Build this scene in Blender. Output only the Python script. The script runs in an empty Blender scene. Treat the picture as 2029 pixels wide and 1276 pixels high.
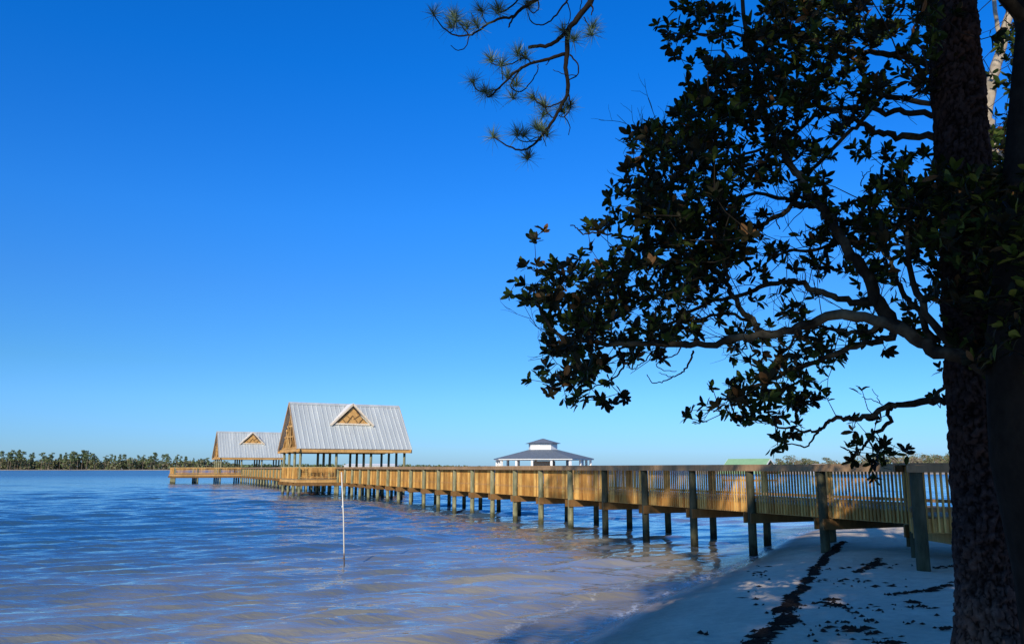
import bpy, math, random
import numpy as np
from mathutils import Vector, Matrix, noise
random.seed(7); rng = np.random.default_rng(7)
SC = bpy.context.scene; COL = SC.collection
R = math.radians; pi = math.pi

# ------------------------------------------------------------------ camera
F = 1650.0; TH = math.atan(289/1650); CT, ST = math.cos(TH), math.sin(TH); EYE = 2.5
cam = bpy.data.objects.new('camera', bpy.data.cameras.new('camera')); COL.objects.link(cam)
cam.location = (0, 0, EYE); cam.rotation_euler = (pi/2+TH, 0, 0)
cam.data.sensor_width = 36; cam.data.lens = F/2029*36; cam.data.clip_end = 8000; cam.data.clip_start = .1
SC.camera = cam
def at(px, py, Y):
    """point at depth Y seen at a given place of the reference (measuring aid)"""
    a = (px-1014.5)/F; b = -(py-638)/F
    ry = CT-b*ST; rz = ST+b*CT; t = Y/ry
    return Vector((a*t, Y, EYE+rz*t))

# ------------------------------------------------------------------ light
SUN_EL = R(24); SUN_H = Vector((-.33, -.944)).normalized()
sd = Vector((SUN_H.x*math.cos(SUN_EL), SUN_H.y*math.cos(SUN_EL), math.sin(SUN_EL)))
sun = bpy.data.objects.new('sun', bpy.data.lights.new('sun', 'SUN')); COL.objects.link(sun)
sun.data.energy = 5.0; sun.data.angle = R(.5); sun.data.color = (1, .87, .68)
sun.rotation_euler = sd.to_track_quat('Z', 'Y').to_euler(); sun.location = (0, -20, 30)
W = bpy.data.worlds.new('World'); SC.world = W; W.use_nodes = True
nt = W.node_tree; nt.nodes.clear()
sky = nt.nodes.new('ShaderNodeTexSky'); sky.sky_type = 'NISHITA'; sky.sun_disc = False
sky.sun_elevation = SUN_EL; sky.sun_rotation = math.atan2(SUN_H.x, SUN_H.y)
sky.air_density = 1.0; sky.dust_density = 0.4; sky.ozone_density = 2.0
hs = nt.nodes.new('ShaderNodeHueSaturation'); hs.inputs['Saturation'].default_value = 1.32
ml = nt.nodes.new('ShaderNodeMix'); ml.data_type = 'RGBA'; ml.blend_type = 'MULTIPLY'; ml.inputs[0].default_value = 1
ml.inputs[7].default_value = (.80, .98, 1.22, 1)
bg = nt.nodes.new('ShaderNodeBackground'); bg.inputs[1].default_value = .23 if False else .115*2
wo = nt.nodes.new('ShaderNodeOutputWorld')
nt.links.new(sky.outputs[0], hs.inputs['Color']); nt.links.new(hs.outputs[0], ml.inputs[6])
tc = nt.nodes.new('ShaderNodeTexCoord'); sx = nt.nodes.new('ShaderNodeSeparateXYZ'); cr = nt.nodes.new('ShaderNodeValToRGB'); el = cr.color_ramp.elements
GR = [(0, (.26, .385, .72)), (.034, (.235, .375, .66)), (.1175, (.225, .380, .505)), (.207, (.219, .411, .569)), (.288, (.176, .458, .654)), (.371, (.114, .461, .683)), (.447, (.056, .474, .713)), (.53, (.04, .48, .72)), (.72, (.66, .50, .45)), (1., (.66, .50, .44))]
while len(el) < len(GR): el.new(.5)
for e_, (p_, c_) in zip(el, GR): e_.position = p_; e_.color = (*c_, 1)
nt.links.new(tc.outputs['Generated'], sx.inputs[0]); nt.links.new(sx.outputs[2], cr.inputs[0])
ml2 = nt.nodes.new('ShaderNodeMix'); ml2.data_type = 'RGBA'; ml2.blend_type = 'MULTIPLY'; ml2.inputs[0].default_value = 1
nt.links.new(ml.outputs[2], ml2.inputs[6]); nt.links.new(cr.outputs[0], ml2.inputs[7])
nt.links.new(ml2.outputs[2], bg.inputs[0]); nt.links.new(bg.outputs[0], wo.inputs[0])
SC.view_settings.view_transform = 'Standard'; SC.view_settings.look = 'None'
SC.view_settings.exposure = 0; SC.view_settings.gamma = 1
SC.render.engine = 'CYCLES'; SC.cycles.max_bounces = 6; SC.cycles.transparent_max_bounces = 8

# ------------------------------------------------------------------ materials
class N:
    def __init__(s, name):
        s.m = bpy.data.materials.new(name); s.m.use_nodes = True; s.t = s.m.node_tree
        s.p = s.t.nodes['Principled BSDF']; s.out = s.t.nodes['Material Output']
    def new(s, typ, **kw):
        n = s.t.nodes.new('ShaderNode'+typ)
        for k, v in kw.items(): setattr(n, k, v)
        return n
    def ln(s, a, b): s.t.links.new(a, b)
    def val(s, n, **kw):
        for k, v in kw.items(): n.inputs[k.replace('_', ' ')].default_value = v
        return n
    def coord(s, scale=(1, 1, 1), kind='Object', rot=(0, 0, 0)):
        tc = s.new('TexCoord'); mp = s.new('Mapping'); mp.inputs['Scale'].default_value = scale
        mp.inputs['Rotation'].default_value = rot
        s.ln(tc.outputs[kind], mp.inputs[0]); return mp.outputs[0]
    def noise(s, vec, sc, det=4, rough=.55, dist=0):
        n = s.new('TexNoise'); n.inputs['Scale'].default_value = sc; n.inputs['Detail'].default_value = det
        n.inputs['Roughness'].default_value = rough; n.inputs['Distortion'].default_value = dist
        if vec is not None: s.ln(vec, n.inputs['Vector'])
        return n.outputs[0]
    def ramp(s, fac, *stops):
        r = s.new('ValToRGB'); e = r.color_ramp.elements
        while len(e) < len(stops): e.new(.5)
        for el, (p, c) in zip(e, stops):
            el.position = p; el.color = (*c, 1) if len(c) == 3 else c
        s.ln(fac, r.inputs[0]); return r.outputs[0]
    def mix(s, fac, a, b, mode='MIX'):
        n = s.new('Mix', data_type='RGBA', blend_type=mode)
        for i, v in ((0, fac), (6, a), (7, b)):
            if isinstance(v, (int, float)): n.inputs[i].default_value = v
            elif isinstance(v, tuple): n.inputs[i].default_value = (*v, 1)
            else: s.ln(v, n.inputs[i])
        return n.outputs[2]
    def math(s, op, a, b=0., clamp=False):
        n = s.new('Math', operation=op, use_clamp=clamp)
        for i, v in enumerate((a, b)):
            if isinstance(v, (int, float)): n.inputs[i].default_value = v
            else: s.ln(v, n.inputs[i])
        return n.outputs[0]
    def bump(s, h, st=.3, dist=.02):
        b = s.new('Bump'); b.inputs['Strength'].default_value = st; b.inputs['Distance'].default_value = dist
        s.ln(h, b.inputs['Height']); s.ln(b.outputs[0], s.p.inputs['Normal']); return b
    def col(s, c): s.ln(c, s.p.inputs['Base Color'])

def flat(name, c, rough=.7, metal=0, spec=.3, var=.25, sc=2.0):
    k = N(name); n = k.noise(k.coord(), sc, 5)
    k.col(k.ramp(n, (.25, tuple(x*(1-var) for x in c)), (.75, tuple(x*(1+var) for x in c))))
    k.val(k.p, Roughness=rough, Metallic=metal, Specular_IOR_Level=spec); return k.m

def wood(name, a, b, c, dark=.5, rough=.75):
    k = N(name); g = k.new('NewGeometry')
    base = k.ramp(g.outputs['Random Per Island'], (0, a), (.5, b), (1, c))
    n1 = k.noise(k.coord((1, 1, .25)), 9, 5, .6); n2 = k.noise(k.coord(), .8, 4, .6)
    x = k.mix(1., base, k.ramp(n1, (.3, (.72, .70, .66)), (.7, (1.12, 1.1, 1.06))), 'MULTIPLY')
    x = k.mix(1., x, k.ramp(n2, (.35, (dark, dark, dark*.98)), (.62, (1, 1, 1))), 'MULTIPLY')
    k.col(x); k.val(k.p, Roughness=rough, Specular_IOR_Level=.25); k.bump(n1, .35, .01); return k.m

M = {}
M['picket'] = wood('new pine pickets', (.40, .185, .045), (.66, .36, .10), (.86, .55, .18), .62)
M['beam'] = wood('pine beams', (.50, .27, .09), (.62, .36, .13), (.70, .44, .17), .7)
M['cap'] = wood('weathered rail cap', (.26, .17, .10), (.36, .235, .135), (.46, .30, .17), .7)
M['under'] = wood('shaded beams', (.17, .09, .035), (.22, .12, .045), (.28, .155, .06), .7)  # shade below the deck is put into this darker wood
M['deck'] = wood('deck planks', (.30, .21, .12), (.40, .29, .17), (.48, .35, .20), .75)
M['trim'] = wood('pale trim boards', (.66, .56, .44), (.72, .62, .50), (.76, .68, .56), .85)
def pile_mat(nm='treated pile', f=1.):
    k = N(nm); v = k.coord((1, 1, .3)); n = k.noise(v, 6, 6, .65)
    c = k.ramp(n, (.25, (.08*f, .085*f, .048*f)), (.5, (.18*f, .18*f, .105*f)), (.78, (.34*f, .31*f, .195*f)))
    g = k.new('NewGeometry'); sx = k.new('SeparateXYZ'); k.ln(g.outputs['Position'], sx.inputs[0])
    zz = k.math('ADD', sx.outputs[2], k.math('MULTIPLY', k.noise(k.coord(), 5), .5))
    wet = k.ramp(zz, (.0, (.25, .25, .22)), (.42, (.4, .4, .36)), (.62, (1.25, 1.25, 1.2)), (1., (1, 1, 1)))
    k.col(k.mix(1., c, wet, 'MULTIPLY')); k.val(k.p, Roughness=.8, Specular_IOR_Level=.2)
    k.bump(n, .6, .02); return k.m
M['pile'] = pile_mat(); M['shade_pile'] = pile_mat('shade darkened pile', .33)  # second pile colour: same wood, darkened to carry the shade near the beach
def metal_roof():
    k = N('galvanised roof sheet'); g = k.new('NewGeometry')
    n = k.noise(k.coord((1.6, .12, .12)), 1.5, 4, .6)
    k.col(k.mix(1., k.ramp(n, (.3, (.50, .545, .55)), (.7, (.70, .74, .72))), (1, 1, 1), 'MULTIPLY'))
    k.val(k.p, Roughness=.42, Metallic=.35, Specular_IOR_Level=.5); return k.m
M['metal'] = metal_roof()
M['white'] = flat('white paint', (.78, .78, .76), .6, var=.06)
M['grey'] = flat('shaded grey wall', (.35, .36, .37), .8, var=.1)  # white core wall under the roof, its shade mixed into the grey
M['slate'] = flat('dark shingle roof', (.15, .18, .22), .7, var=.15)
M['green'] = flat('green metal roof', (.24, .42, .24), .6, var=.1)
M['brown'] = flat('brown boards', (.16, .09, .06), .8)
M['dark'] = flat('dark iron', (.03, .03, .03), .6)
M['far_sand'] = flat('pale far beach', (.42, .36, .28), .9, sc=.02)
M['far_trunk'] = flat('far trunk bark', (.17, .13, .10), .9, sc=.3)

def foliage(name, cols, back=None, rough=.45, spec=.4):
    k = N(name); g = k.new('NewGeometry')
    st = [(i/(len(cols)-1), c) for i, c in enumerate(cols)]
    c = k.ramp(g.outputs['Random Per Island'], *st)
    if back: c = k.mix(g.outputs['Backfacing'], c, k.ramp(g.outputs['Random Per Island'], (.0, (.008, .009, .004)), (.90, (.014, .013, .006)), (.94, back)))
    k.col(c); k.val(k.p, Roughness=rough, Specular_IOR_Level=spec); return k.m
M['magnolia'] = foliage('magnolia leaves', [(.004, .009, .003), (.007, .016, .004), (.011, .026, .006), (.020, .042, .009), (.070, .095, .02)], (.085, .045, .018), .5, .07)  # last, brightest leaf tone stands in for leaves caught by the sun
M['needle'] = foliage('pine needles', [(.03, .065, .03), (.05, .10, .045), (.11, .16, .08)])
M['canopy'] = foliage('shade canopy leaves', [(.02, .04, .012), (.035, .06, .02)], None, .6, .2)
M['far_pine'] = foliage('far pine foliage', [(.07, .11, .055), (.11, .15, .07), (.16, .19, .09)], None, .8, .1)
M['far_green'] = foliage('far wood foliage', [(.07, .10, .05), (.11, .14, .06), (.17, .165, .09), (.20, .17, .12)], None, .8, .1)
M['far_grey'] = foliage('far bare crown', [(.20, .17, .13), (.27, .23, .17), (.16, .17, .09)], None, .8, .1)
def bark(name, lo, hi, lichen):
    k = N(name); v = k.coord((1, 1, .5)); n = k.noise(v, 9, 6, .65); n2 = k.noise(k.coord(), 2.2, 4)
    c = k.ramp(n, (.3, lo), (.7, hi)); c = k.mix(k.ramp(n2, (.52, (0, 0, 0)), (.72, (.7, .7, .7))), c, lichen)
    k.col(c); k.val(k.p, Roughness=.9, Specular_IOR_Level=.1); k.bump(n, .8, .02); return k.m
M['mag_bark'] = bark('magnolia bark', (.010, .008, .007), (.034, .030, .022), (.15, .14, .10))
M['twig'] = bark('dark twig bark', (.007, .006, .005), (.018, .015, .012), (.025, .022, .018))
M['pale_bark'] = bark('pale smooth bark', (.22, .19, .15), (.46, .40, .32), (.12, .11, .08))
def pine_bark():
    k = N('plated pine bark'); a = k.new('Attribute', attribute_name='crack')
    n = k.noise(k.coord(), 14, 6, .65); n2 = k.noise(k.coord(), 1.6, 3)
    c = k.ramp(n, (.3, (.028, .021, .020)), (.5, (.055, .043, .042)), (.75, (.12, .098, .09)))
    c = k.mix(k.ramp(n2, (.45, (0, 0, 0)), (.7, (.5, .5, .5))), c, (.11, .06, .04))
    c = k.mix(1., c, k.ramp(a.outputs['Fac'], (.0, (.06, .05, .05)), (.3, (.8, .8, .8)), (.6, (1.1, 1.1, 1.1))), 'MULTIPLY')
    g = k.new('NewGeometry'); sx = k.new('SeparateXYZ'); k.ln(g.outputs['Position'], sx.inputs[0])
    c = k.mix(1., c, k.ramp(k.math('MULTIPLY', sx.outputs[2], .25), (.2, (1.5, 1.4, 1.3)), (.45, (.62, .6, .62)), (.9, (.42, .4, .42))), 'MULTIPLY')  # warm light at the foot and shade higher up, painted into the bark
    k.col(c); k.val(k.p, Roughness=.9, Specular_IOR_Level=.05); k.bump(n, .9, .015); return k.m
M['pine_bark'] = pine_bark()
def pvc():
    k = N('white plastic pole'); g = k.new('NewGeometry'); sx = k.new('SeparateXYZ'); k.ln(g.outputs['Position'], sx.inputs[0])
    z = k.math('ADD', sx.outputs[2], k.math('MULTIPLY', k.noise(k.coord(), 9), .2))
    k.col(k.ramp(k.math('MULTIPLY', z, .4), (.0, (.05, .04, .03)), (.13, (.10, .07, .05)), (.17, (.50, .46, .38)), (.6, (.62, .60, .54))))
    k.val(k.p, Roughness=.45); return k.m
M['pvc'] = pvc()
M['weed'] = flat('dried black seaweed', (.022, .016, .014), .9, var=.5, sc=8)

# ------------------------------------------------------------------ object helpers
def link(name, me, m, parent=None):
    o = bpy.data.objects.new(name, me); COL.objects.link(o)
    if m is not None:
        for mm in (m if isinstance(m, (list, tuple)) else [m]): me.materials.append(mm)
    if parent is not None: o.parent = parent
    return o
def tag(o, label=None, cat=None, group=None, kind=None):
    if label: o['label'] = label
    if cat: o['category'] = cat
    if group: o['group'] = group
    if kind: o['kind'] = kind
    return o
def empty(name, loc=(0, 0, 0), rz=0):
    o = bpy.data.objects.new(name, None); COL.objects.link(o); o.location = loc; o.rotation_euler = (0, 0, rz)
    o.empty_display_size = .3; return o
class MB:
    def __init__(s): s.v = []; s.f = []; s.sm = False
    def add(s, vs, fs):
        b = len(s.v); s.v.extend(tuple(v) for v in vs); s.f.extend(tuple(b+i for i in f) for f in fs); return s
    def box(s, c, d, rz=0):
        x, y, z = c; a, b, h = d[0]/2, d[1]/2, d[2]/2; co, si = math.cos(rz), math.sin(rz)
        vs = [(x+i*a*co-j*b*si, y+i*a*si+j*b*co, z+k*h) for k in (-1, 1) for i, j in ((-1, -1), (1, -1), (1, 1), (-1, 1))]
        return s.add(vs, [(3, 2, 1, 0), (4, 5, 6, 7), (0, 1, 5, 4), (1, 2, 6, 5), (2, 3, 7, 6), (3, 0, 4, 7)])
    def beam(s, p, q, w, h, up=Vector((0, 0, 1))):
        p, q = Vector(p), Vector(q); d = (q-p).normalized(); sd_ = d.cross(up).normalized()*w/2; u = sd_.cross(d).normalized()*h/2
        vs = [e+a*sd_+b*u for e in (p, q) for a, b in ((-1, -1), (1, -1), (1, 1), (-1, 1))]
        return s.add(vs, [(0, 1, 2, 3), (7, 6, 5, 4), (1, 0, 4, 5), (2, 1, 5, 6), (3, 2, 6, 7), (0, 3, 7, 4)])
    def tube(s, pts, rad, n=8, cap=True):
        pts = [Vector(p) for p in pts]
        if not hasattr(rad, '__len__'): rad = [rad]*len(pts)
        b = len(s.v); d0 = (pts[1]-pts[0]).normalized()
        ref = d0.orthogonal().normalized()
        for i, p in enumerate(pts):
            d = (pts[min(i+1, len(pts)-1)]-pts[max(i-1, 0)])
            d = d.normalized() if d.length > 1e-9 else d0
            ref = (ref-d*ref.dot(d)); ref = ref.normalized() if ref.length > 1e-6 else d.orthogonal().normalized()
            w = d.cross(ref)
            for k in range(n):
                a = 2*pi*k/n; s.v.append(tuple(p+(ref*math.cos(a)+w*math.sin(a))*rad[i]))
        for i in range(len(pts)-1):
            for k in range(n):
                k2 = (k+1) % n; s.f.append((b+i*n+k, b+i*n+k2, b+(i+1)*n+k2, b+(i+1)*n+k))
        if cap:
            s.f.append(tuple(b+k for k in range(n))[::-1]); s.f.append(tuple(b+(len(pts)-1)*n+k for k in range(n)))
        return s
    def build(s, name, m, parent=None, smooth=False):
        me = bpy.data.meshes.new(name); me.from_pydata(s.v, [], s.f); me.update()
        if smooth: me.polygons.foreach_set('use_smooth', [True]*len(me.polygons))
        return link(name, me, m, parent)
def np_mesh(name, V, Fq, m, parent=None, smooth=False):
    """V (n,3), Fq (k,4) or (k,3)"""
    V = np.asarray(V, np.float32); Fq = np.asarray(Fq, np.int32); k = Fq.shape[1]
    me = bpy.data.meshes.new(name); me.vertices.add(len(V)); me.vertices.foreach_set('co', V.ravel())
    me.loops.add(Fq.size); me.loops.foreach_set('vertex_index', Fq.ravel())
    me.polygons.add(len(Fq)); me.polygons.foreach_set('loop_start', np.arange(0, Fq.size, k, dtype=np.int32))
    me.polygons.foreach_set('loop_total', np.full(len(Fq), k, np.int32))
    me.polygons.foreach_set('use_smooth', np.full(len(Fq), smooth, bool))
    me.update(calc_edges=True); me.validate(); return link(name, me, m, parent)

# ------------------------------------------------------------------ shore and sea bed
SHORE = np.array([(-300, -160), (-60, -50), (-20, -20), (-10, -9), (-5, -3), (-2.6, 3), (-1.3, 6.5), (-.3, 9.5), (1.0, 12.6), (1.62, 14.0), (2.8, 16.6), (4.4, 19.5), (6.0, 22.4),
                  (7.2, 24.8), (8.6, 28), (10.2, 31.2), (11.9, 34.2), (13.6, 36), (16.5, 36.2), (21, 33.5), (30, 29), (60, 24), (400, 10)], float)
def shore_dist(X, Y):
    """signed distance to the water line, positive on land"""
    P = np.stack([X, Y], -1); best = np.full(X.shape, 1e9); sgn = np.ones(X.shape)
    for a, b in zip(SHORE[:-1], SHORE[1:]):
        d = b-a; L = (d**2).sum(); t = np.clip(((P-a)@d)/L, 0, 1); q = P-(a+t[..., None]*d); dd = np.hypot(q[..., 0], q[..., 1])
        cr = d[0]*(P[..., 1]-a[1])-d[1]*(P[..., 0]-a[0]); m = dd < best-1e-9
        best = np.where(m, dd, best); sgn = np.where(m, np.where(cr < 0, 1., -1.), sgn)
    return best*sgn
def ground_z(X, Y):
    X = np.asarray(X, float); Y = np.asarray(Y, float); d = shore_dist(X, Y)
    land = .42*(1-np.exp(-np.maximum(d, 0)/1.7))+.02*np.minimum(np.maximum(d, 0), 40)
    und = .018*(np.sin(X*1.3+Y*.7)+np.sin(X*.6-Y*1.7+1))*np.clip(d/3, 0, 1)
    return np.where(d > 0, land+und, np.maximum(.10*d, -1.6))
def gz(x, y): return float(ground_z(np.array([x]), np.array([y]))[0])
def lines(lo, hi, flo, fhi, step, grow=1.25):
    a = list(np.arange(flo, fhi+step, step)); s = step; x = a[-1]
    while x < hi: s *= grow; x += s; a.append(x)
    s = step; x = a[0]
    while x > lo: s *= grow; x -= s; a.insert(0, x)
    return np.array(a)
def grid(xs, ys):
    X, Y = np.meshgrid(xs, ys); nx, ny = len(xs), len(ys); i = np.arange(nx*ny).reshape(ny, nx)
    Fq = np.stack([i[:-1, :-1], i[:-1, 1:], i[1:, 1:], i[1:, :-1]], -1).reshape(-1, 4); return X, Y, Fq
X, Y, Fq = grid(lines(-3000, 3000, -7, 26, .15), lines(-600, 3500, 3, 42, .15))
Z = ground_z(X, Y)
rip = np.array([noise.noise(Vector((x*1.6, y*1.6, 3))) for x, y in zip(X.ravel()[::1], Y.ravel()[::1])]).reshape(X.shape) if X.size < 200000 else 0
Z = Z+rip*.02*(shore_dist(X, Y) > .8)
def sand():
    k = N('beach sand'); v = k.coord(); n = k.noise(v, 1.1, 6, .6); f = k.noise(v, 60, 3, .7); m2 = k.noise(v, 7, 5, .6)
    g = k.new('NewGeometry'); sx = k.new('SeparateXYZ'); k.ln(g.outputs['Position'], sx.inputs[0])
    c = k.ramp(n, (.3, (.60, .51, .38)), (.7, (.76, .65, .50)))
    c = k.mix(1., c, k.ramp(m2, (.35, (.86, .85, .84)), (.6, (1, 1, 1))), 'MULTIPLY')
    zz = k.math('ADD', sx.outputs[2], k.math('MULTIPLY', k.noise(v, .9, 3), .10))
    wet = k.ramp(zz, (.02, (.42, .38, .33)), (.15, (.55, .52, .49)), (.30, (1, 1, 1)))
    k.col(k.mix(1., c, wet, 'MULTIPLY'))
    k.ln(k.ramp(zz, (.06, (.25,)*3), (.2, (.85,)*3)), k.p.inputs['Roughness'])
    vo = k.new('TexVoronoi', feature='SMOOTH_F1'); vo.inputs['Scale'].default_value = 2.1; k.ln(v, vo.inputs['Vector'])
    h = k.math('ADD', k.math('ADD', k.math('MULTIPLY', m2, 1.0), k.math('MULTIPLY', f, .15)), k.math('MULTIPLY', k.math('MINIMUM', vo.outputs[0], .32), 2.2)); k.bump(h, .8, .04); return k.m
beach = np_mesh('sand', np.stack([X, Y, Z], -1).reshape(-1, 3), Fq, sand(), smooth=True); tag(beach, kind='structure')

# ------------------------------------------------------------------ water
xs = lines(-3500, 3500, -46, 34, .16, 1.2)
ys = [4.0]
while ys[-1] < 4200: ys.append(ys[-1]+min(max(.06, .0050*ys[-1]), 400))
ys = [-500., -200., -60., -20., -5.]+ys; ys = np.array(ys)
X, Y, Fq = grid(xs, ys); D = shore_dist(X, Y)
H = np.zeros_like(X); dy = np.gradient(ys)[:, None]
for i in range(64):
    lam = .26*(13 ** (i/63)); an = rng.normal(0, .22)+.45; kx, ky = math.sin(an), -math.cos(an)
    amp = .0070*lam**.72*rng.uniform(.6, 1.3)
    ph = 2*pi/lam*(X*kx+Y*ky)+rng.uniform(0, 6.28)
    ph = ph+.7*np.sin(X*.21*rng.uniform(.6, 1.6)+Y*.17+rng.uniform(0, 6))
    fade = np.clip((lam-2.6*dy)/(1.5*dy), 0, 1)
    H += amp*fade*np.sin(ph)
# swells that steepen towards the beach
q_ = X*.70-Y*.714+.5*np.sin(X*.33+Y*.21)+.35*np.sin(X*.7-Y*.16+2)
env = .55+.45*np.sin(X*.19+Y*.27+1)
for l_, a_ in ((3.3, .055), (2.2, .03), (4.7, .04)): H += a_*env*(2*(.5+.5*np.sin(2*pi*q_/l_+a_*90))**1.6-1)
sw = .03*np.sin(2*pi/1.9*(-D+.25*np.sin(X*.5)+.3*np.sin(Y*.35)))
H += sw*np.exp(-np.maximum(-D, 0)/8)*np.clip(-D/1.2, 0, 1)
H *= np.clip(.25+(-D)/2.2, .12, 1)*np.clip(1.3-Y/160, .05, 1)
CALM = np.clip((Y-19)/6, 0, 1)*np.clip(1-(-D)/18, 0, 1); H *= 1-.62*CALM
xg = np.clip((np.abs(X)-40)/30, 0, 1); H *= 1-xg*(Y < 90)
def water():
    k = N('bay water'); a = k.new('Attribute', attribute_name='shore'); d = a.outputs['Fac']   # metres from the water line
    v = k.coord((1, 1, 1)); big = k.noise(v, .10, 4, .6, .6); mid = k.noise(k.coord((.35, 1, 1), rot=(0, 0, -.25)), .8, 4, .6)
    dd = k.math('ADD', d, k.math('MULTIPLY', k.math('SUBTRACT', big, .5), 16.))
    dd = k.math('ADD', dd, k.math('MULTIPLY', k.math('SUBTRACT', mid, .5), 8.))
    body = k.ramp(k.math('MULTIPLY', dd, 1/60), (.0, (.46, .41, .31)), (.09, (.23, .225, .19)), (.22, (.085, .13, .18)), (.40, (.03, .10, .20)))
    # breaking edge foam
    e = k.noise(k.coord((1, 1, 1)), 2.2, 5, .65, .4); e2 = k.noise(v, 13, 4, .7)
    edge = k.math('SUBTRACT', 1., k.math('ABSOLUTE', k.math('DIVIDE', k.math('SUBTRACT', k.math('ADD', d, k.math('MULTIPLY', e, .9)), .62), .20)), True)
    edge2 = k.math('SUBTRACT', 1., k.math('ABSOLUTE', k.math('DIVIDE', k.math('SUBTRACT', k.math('ADD', d, k.math('MULTIPLY', e, 1.6)), 2.1), .13)), True)
    fo = k.math('MULTIPLY', k.math('ADD', edge, k.math('MULTIPLY', edge2, .6)), k.ramp(e2, (.36, (0, 0, 0)), (.56, (1, 1, 1))), True)
    k.col(k.mix(fo, body, (.75, .78, .80)))
    k.val(k.p, IOR=1.7, Specular_IOR_Level=1.0)
    far = k.math('MULTIPLY', k.math('DIVIDE', k.math('SUBTRACT', d, 60.), 240., True), .26)
    k.ln(k.math('ADD', k.math('ADD', .03, far), k.math('MULTIPLY', fo, .5)), k.p.inputs['Roughness'])
    al = k.math('MAXIMUM', k.ramp(k.math('MULTIPLY', d, .25), (.0, (.30,)*3), (.6, (.93,)*3), (1., (1,)*3)), fo)
    k.ln(al, k.p.inputs['Alpha'])
    w1 = k.noise(k.coord((.26, 1.0, 1), rot=(0, 0, -.3)), 5.0, 3, .55, .5); w2 = k.noise(k.coord((.4, 1, 1), rot=(0, 0, .1)), 1.1, 3, .5, .3)
    w3 = k.noise(k.coord((.3, 1, 1), rot=(0, 0, -.1)), .22, 4, .6, .3); w4 = k.noise(k.coord((.55, 1, 1), rot=(0, 0, .3)), 11, 2, .5, .3)
    h = k.math('ADD', k.math('ADD', k.math('MULTIPLY', w1, .52), k.math('MULTIPLY', w2, .8)), k.math('ADD', k.math('MULTIPLY', w3, 2.0), k.math('MULTIPLY', w4, .15))); bmp = k.bump(h, .5, .12); cl = k.new('Attribute', attribute_name='calm'); k.ln(k.math('SUBTRACT', .5, k.math('MULTIPLY', cl.outputs['Fac'], .34)), bmp.inputs['Strength']); return k.m
wt = np_mesh('water', np.stack([X, Y, H+.0], -1).reshape(-1, 3), Fq, water(), smooth=True); tag(wt, kind='structure')
ca_ = wt.data.attributes.new('calm', 'FLOAT', 'POINT'); ca_.data.foreach_set('value', CALM.astype(np.float32).ravel())
at_ = wt.data.attributes.new('shore', 'FLOAT', 'POINT'); at_.data.foreach_set('value', np.maximum(-D, 0).astype(np.float32).ravel())

# ------------------------------------------------------------------ boardwalk
DECK, CAPZ = 1.53, 2.60
def pile_part(p, top, r, parent, name='pile', in_shade=False):
    x, y = p; b = MB(); g = min(gz(x, y), 0)-.4 if gz(x, y) < 0 else gz(x, y)-.3
    n = 5; b.tube([(x+random.uniform(-.006, .006), y+random.uniform(-.006, .006), g+(top-g)*i/n) for i in range(n+1)], [r*(1.06-.1*i/n) for i in range(n+1)], 14)
    o = b.build(name, M['shade_pile' if in_shade else 'pile'], parent)
    for f in o.data.polygons: f.use_smooth = len(f.vertices) == 4
    return o
def local(parent, x, y):
    """world xy of a point given in the frame of a thing"""
    if parent is None: return x, y
    rz = parent.rotation_euler.z; l = parent.location
    return l.x+x*math.cos(rz)-y*math.sin(rz), l.y+x*math.sin(rz)+y*math.cos(rz)
def lpile(parent, x, y, top, r=.125, name='pile'):
    wx, wy = local(parent, x, y); g = gz(wx, wy); base = min(g, 0)-.4 if g < 0 else g-.3
    b = MB(); n = 5
    b.tube([(x+random.uniform(-.006, .006), y+random.uniform(-.006, .006), base+(top-base)*i/n) for i in range(n+1)], [r*(1.06-.1*i/n) for i in range(n+1)], 14)
    o = b.build(name, M['pile'], parent)
    for f in o.data.polygons: f.use_smooth = len(f.vertices) == 4
    return o
def picket_panel(parent, p, q, zlo=1.22, zhi=2.53, gap=.112, sec=.039, slide=0):
    """pickets between two posts plus the rail they are nailed to"""
    p, q = Vector(p), Vector(q); d = q-p; L = d.length; d.normalize(); nrm = Vector((d.y, -d.x, 0)); b = MB()
    n = max(1, int(L/gap)); rz = math.atan2(d.y, d.x)
    for i in range(n):
        c = p+d*(L*(i+.5)/n)
        lo, hi = zlo+random.uniform(-.008, .008), zhi
        b.box((c.x, c.y, (lo+hi)/2), (sec*random.uniform(.92, 1.06), sec, hi-lo), rz+random.uniform(-.03, .03))
    return b.build('picket_panel', M['picket'], parent)
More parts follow.
